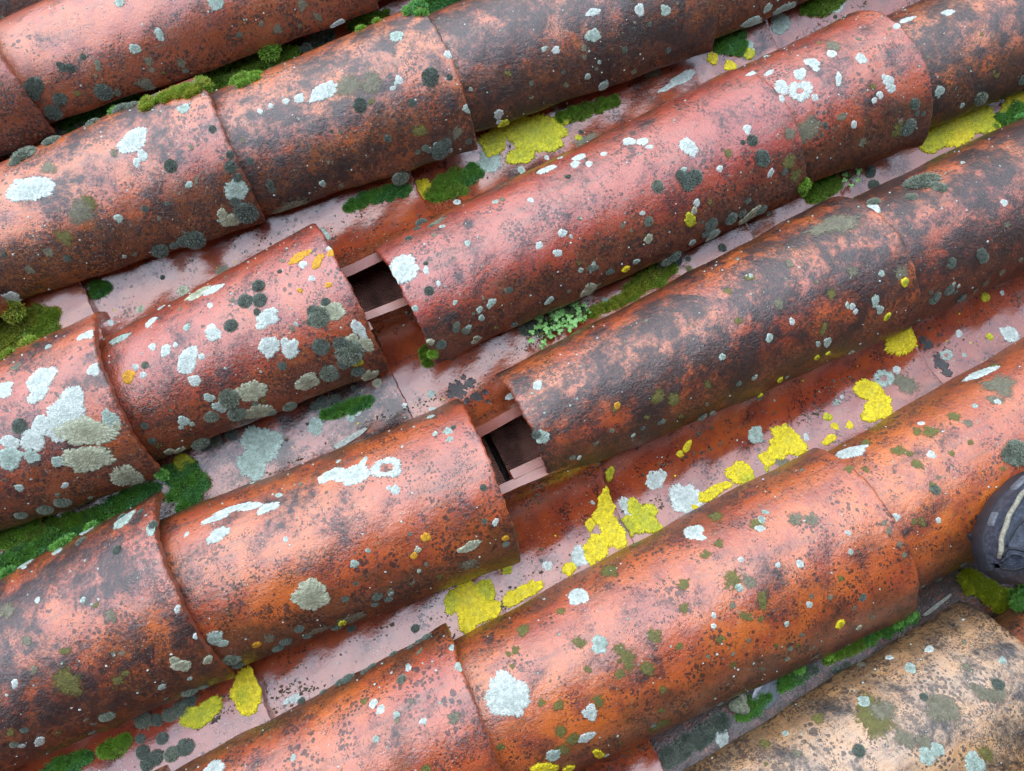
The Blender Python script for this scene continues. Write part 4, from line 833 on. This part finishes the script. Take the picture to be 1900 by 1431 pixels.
# seedlings
LEAF = NB('seedling leaf'); _p = LEAF.obj()
LEAF.set(Base_Color=LEAF.mix(LEAF.ss(LEAF.noise(_p, 300, 3), .35, .65), (.16, .42, .07), (.32, .60, .20)), Roughness=.35, Normal=LEAF.bump(LEAF.noise(_p, 500, 3), .0003, .7))
STEM = plain('seedling stem', (.16, .28, .07), .4, .2)
def leaf_mesh(v):
    r = np.random.default_rng(v + 50); k = 30; a = np.linspace(-np.pi, np.pi, k, endpoint=False)
    rad = .38 + .66 * np.abs(np.cos(1.5 * a)) ** 1.1; rad *= 1 + .06 * np.sin(9 * a)
    V, rings = [], (.03, .5, .8, 1.0)
    for q in rings:
        x = .62 + .62 * q * rad * np.cos(a); y = .55 * q * rad * np.sin(a); z = .12 * q * q * np.cos(2 * a + 1) - .10 * (x - .5) ** 2 + .05 * np.abs(y)
        V.append(np.stack([x, y, z], -1))
    top = np.concatenate(V); n = len(top); bot = top - np.array([0, 0, .035]); F = grid_faces(4, k, True); o = 3 * k
    j = np.arange(k); j2 = (j + 1) % k
    side = np.stack([o + j, o + j + n, o + j2 + n, o + j2], -1)
    return make_mesh('leaf', np.concatenate([top, bot]), [F, F[:, ::-1] + n, side], LEAF.m)
LEAVES = [leaf_mesh(i) for i in range(3)]
def tube(P, rad, k=6, cap=True):
    P = np.asarray(P, float); n = len(P); d = np.gradient(P, axis=0); d /= np.linalg.norm(d, axis=1, keepdims=True)
    up = np.array([0, 0, 1.0]); a = np.cross(d, up); bad = np.linalg.norm(a, axis=1) < 1e-3; a[bad] = [1, 0, 0]; a /= np.linalg.norm(a, axis=1, keepdims=True); b = np.cross(a, d)
    th = np.linspace(0, 2 * np.pi, k, endpoint=False); rad = np.broadcast_to(rad, n)
    V = P[:, None] + rad[:, None, None] * (np.cos(th)[None, :, None] * a[:, None] + np.sin(th)[None, :, None] * b[:, None])
    V = V.reshape(-1, 3); F = grid_faces(n, k, True)
    V = np.concatenate([V, P[:1], P[-1:]]); c0 = n * k; j = np.arange(k); j2 = (j + 1) % k
    caps = np.concatenate([np.stack([j2, j, np.full(k, c0)], -1), np.stack([(n - 1) * k + j, (n - 1) * k + j2, np.full(k, c0 + 1)], -1)])
    return V, [F, caps]
def seedling(px, py, rp, label, n=9):
    h = hit(px, py)
    if not h: return
    T, u, t, dist, loc = h; S = rp * dist / FPX; r = random.Random(px)
    root = bpy.data.objects.new('seedling', None); COL.objects.link(root); root.empty_display_size = .01
    root.matrix_world = TR @ Matrix.Translation(Vector(loc) + Vector((0, 0, .004)))
    root['label'] = label; root['category'] = 'plant'; root['group'] = 'green seedlings sprouting between the tiles'
    for i in range(n):
        az = i * 2.4 + r.uniform(-.3, .3); ln = S * (.35 + .65 * (i / n)) * r.uniform(.8, 1.1); hz = S * (.9 - .55 * i / n)
        e = Vector((math.cos(az) * ln, math.sin(az) * ln, hz))
        P = [Vector((0, 0, 0)).lerp(e, q) + Vector((0, 0, S * .22 * math.sin(math.pi * q))) for q in (0, .35, .7, 1)]
        V, Fs = tube([tuple(p) for p in P], S * .035, 5)
        link('stem', make_mesh('stem', V, Fs, STEM.copy() if False else STEM), parent=root)
        Ms = Matrix.Translation(e) @ Matrix.Rotation(az, 4, 'Z') @ Matrix.Rotation(r.uniform(-.2, .5), 4, 'Y') @ Matrix.Rotation(r.uniform(-.3, .3), 4, 'X') @ Matrix.Scale(S * r.uniform(.42, .85), 4)
        link('leaf', LEAVES[i % 3], Ms, root)
seedling(1000, 628, 19, 'leftmost and lowest leafy seedling in the row beneath the grey moss cushion')
seedling(1016, 602, 20, 'pale leafy seedling touching the grey oval moss cushion')
seedling(1040, 600, 17, 'middle seedling of the row, against the glossy black tile edge')
seedling(1056, 588, 20, 'spreading star shaped seedling on the right of the row')
seedling(1080, 584, 12, 'smallest seedling at the right end of the row', 7)
seedling(1572, 334, 15, 'single small seedling beside the bright moss pad at upper right', 8)

# ------------------------------------------------------------------ hiking shoe at the right edge
SH_UP = plain('dark blue grey shoe fabric', (.022, .029, .048), .5, .45, 190, .0040, col2=(.075, .092, .130), coat=.2)
SH_SOLE = plain('black shoe rubber', (.020, .024, .032), .5, .4, 200, .0008)
SH_PAN = plain('brown grey suede panel', (.13, .105, .10), .8, .25, 500, .0006)
SH_CORD = plain('beige cord', (.42, .39, .29), .8, .5, 400, .0008)
SH_GREY = plain('grey scuffed rubber', (.17, .18, .20), .6, .4, 300, .0006)
toe = at(1850, 1050, .150)
shoe = bpy.data.objects.new('hiking_shoe', None); COL.objects.link(shoe); shoe.empty_display_size = .05
shoe['label'] = 'dark blue grey hiking shoe with beige piping and brown panel at the right edge'; shoe['category'] = 'shoe'
ZS = .121
shoe.matrix_world = TR @ Matrix.Translation((toe[0], toe[1], ZS)) @ Matrix.Rotation(R(3), 4, 'Z')
SLn = .29
def sh_hw(x):
    q = np.clip(np.asarray(x, float) / SLn, 0, 1)
    return np.interp(q, [0, .015, .05, .11, .2, .32, .48, .65, .8, .92, .975, 1], [.003, .016, .028, .039, .048, .052, .045, .036, .036, .034, .024, .004])
def sh_top(x):
    q = np.clip(np.asarray(x, float) / SLn, 0, 1)
    return np.interp(q, [0, .015, .05, .11, .2, .32, .45, .6, .7, .9, .97, 1], [.034, .046, .053, .058, .062, .067, .082, .103, .112, .118, .112, .06])
def sh_c(x): return .006 * np.sin(np.asarray(x) / SLn * 3.1)
def sh_p(x, a, off=0.0):
    """a: 0 = right flank at the sole, pi = left flank; over the top"""
    x = np.asarray(x, float); hw = sh_hw(x) + off; tp = sh_top(x) + off
    ca, sa = np.cos(a), np.sin(a)
    y = sh_c(x) - hw * np.sign(ca) * np.abs(ca) ** .75; z = .014 + (tp - .014) * np.abs(sa) ** .8
    wr = .0009 * np.sin(x * 260 + 3 * a) * np.sin(a) + .0006 * np.sin(x * 90 - 5 * a)
    return np.stack([x, y, z + wr], -1)
xs = SLn * (np.linspace(0, 1, 60) ** 1.25); an = np.linspace(0, np.pi, 34)
XX, AA = np.meshgrid(xs, an, indexing='ij')
link('upper', make_mesh('upper', sh_p(XX, AA).reshape(-1, 3), [grid_faces(60, 34)], SH_UP), parent=shoe)
def patch(name, x0, x1, a0f, a1f, off, mat, nx=30, na=16):
    q = np.linspace(0, 1, nx)[:, None]; s_ = np.linspace(0, 1, na)[None, :]
    X = x0 + (x1 - x0) * q + 0 * s_; a0 = a0f(X); a1 = a1f(X); A = a0 + (a1 - a0) * s_
    ed = np.minimum(1, np.minimum(np.minimum(q, 1 - q) * 14, np.minimum(s_, 1 - s_) * 8)); o = -.001 + (off + .001) * ed ** .5
    X2 = np.clip(X, 0, SLn); P = sh_p(X2, A); C = np.stack([X2, sh_c(X2), np.full_like(X2, .02)], -1)
    D = P - C; D /= np.linalg.norm(D, axis=-1, keepdims=True)
    return link(name, make_mesh(name, (P + D * o[..., None]).reshape(-1, 3), [grid_faces(nx, na)], mat), parent=shoe)
patch('side_panel', .010, .17, lambda X: .10 + 0 * X, lambda X: 1.45 + .55 * np.clip((X - .010) / .035, 0, 1) ** .6, .0028, SH_PAN)
for (xa, xb, a_, b_, rr_, mt) in ((.001, .022, 1.9, 1.35, .0016, SH_UP), (.003, .018, 2.1, 1.75, .0014, SH_SOLE), (.010, .075, 2.15, 2.0, .0012, SH_SOLE), (.000, .012, .9, 1.5, .0016, SH_SOLE)):
    q_ = np.linspace(0, 1, 16); V, Fs = tube(sh_p(xa + (xb - xa) * q_, a_ + (b_ - a_) * q_ + .1 * np.sin(q_ * 5), .0006), rr_, 6)
    link('seam', make_mesh('seam', V, Fs, mt), parent=shoe)
patch('seam_strip', .018, .09, lambda X: 1.45 + 3 * (X - .018), lambda X: 1.56 + 3 * (X - .018), .0015, SH_SOLE)
patch('seam_strip', .030, .10, lambda X: 1.95 - 1 * (X - .03), lambda X: 2.02 - 1 * (X - .03), .0012, SH_UP)
xs_ = np.linspace(.002, .22, 70); aa_ = np.interp(xs_, [.002, .012, .03, .06, .22], [2.25, 2.42, 2.52, 2.6, 2.75])
Pc = sh_p(xs_, aa_, .0015)
V, Fs = tube(Pc, .0026, 8); link('piping', make_mesh('piping', V, Fs, SH_CORD), parent=shoe)
for x0, x1 in ((.022, .036), (.066, .092), (.11, .14)):
    patch('rubber_patch', x0, x1, lambda X: 2.86 + 0 * X, lambda X: 3.06 + 0 * X, .0022, SH_GREY, 10, 8)
k = 80
th = np.linspace(0, 1, k); ox = SLn * (.5 - .5 * np.cos(np.pi * th)); 
outl = np.concatenate([np.stack([ox - .003 * (th < .02), sh_c(ox) - sh_hw(ox) - .001], -1), np.stack([ox[::-1], sh_c(ox[::-1]) + sh_hw(ox[::-1]) + .001], -1)[1:-1]])
m = len(outl); rings = []
cen = np.array([SLn / 2, 0])
for sc, z in ((.97, -.002), (1.0, .000), (1.0, .012), (1.0, .018), (.975, .0205), (.9, .0205)):
    q = cen + (outl - cen) * np.array([1 - (1 - sc) * .4, sc]); zz = np.full(m, z)
    if z < .002: zz = zz + .0
    rings.append(np.column_stack([q, zz]))
Vs_ = np.concatenate(rings); F_ = grid_faces(len(rings), m, True)
sole = link('sole', make_mesh('sole', Vs_, [F_, np.arange(m)[::-1][None, :]], SH_SOLE), parent=shoe)
for i in range(12):
    for sd in (-1, 1):
        x = .02 + i * .022; hw = float(sh_hw(x)); y = float(sh_c(x)) + sd * hw * .62
        V, F = box(x - .007, x + .007, y - hw * .3, y + hw * .3, -.007, -.0015)
        link('tread_lug', make_mesh('tread_lug', V, [F], SH_SOLE, smooth=False), parent=sole)
for i in range(5):
    x = .10 + i * .018; a = np.linspace(1.05, 2.09, 12); V, Fs = tube(sh_p(x + .006 * np.cos(a * 3), a, .003), .0022, 7)
    link('lace', make_mesh('lace', V, Fs, SH_CORD), parent=shoe)
a = np.linspace(0, 2 * np.pi, 40); P = np.stack([.235 + .046 * np.cos(a), .002 + .030 * np.sin(a), .117 + .004 * np.cos(a)], -1)
V, Fs = tube(P, .008, 10); link('collar', make_mesh('collar', V, Fs, SH_UP), parent=shoe)
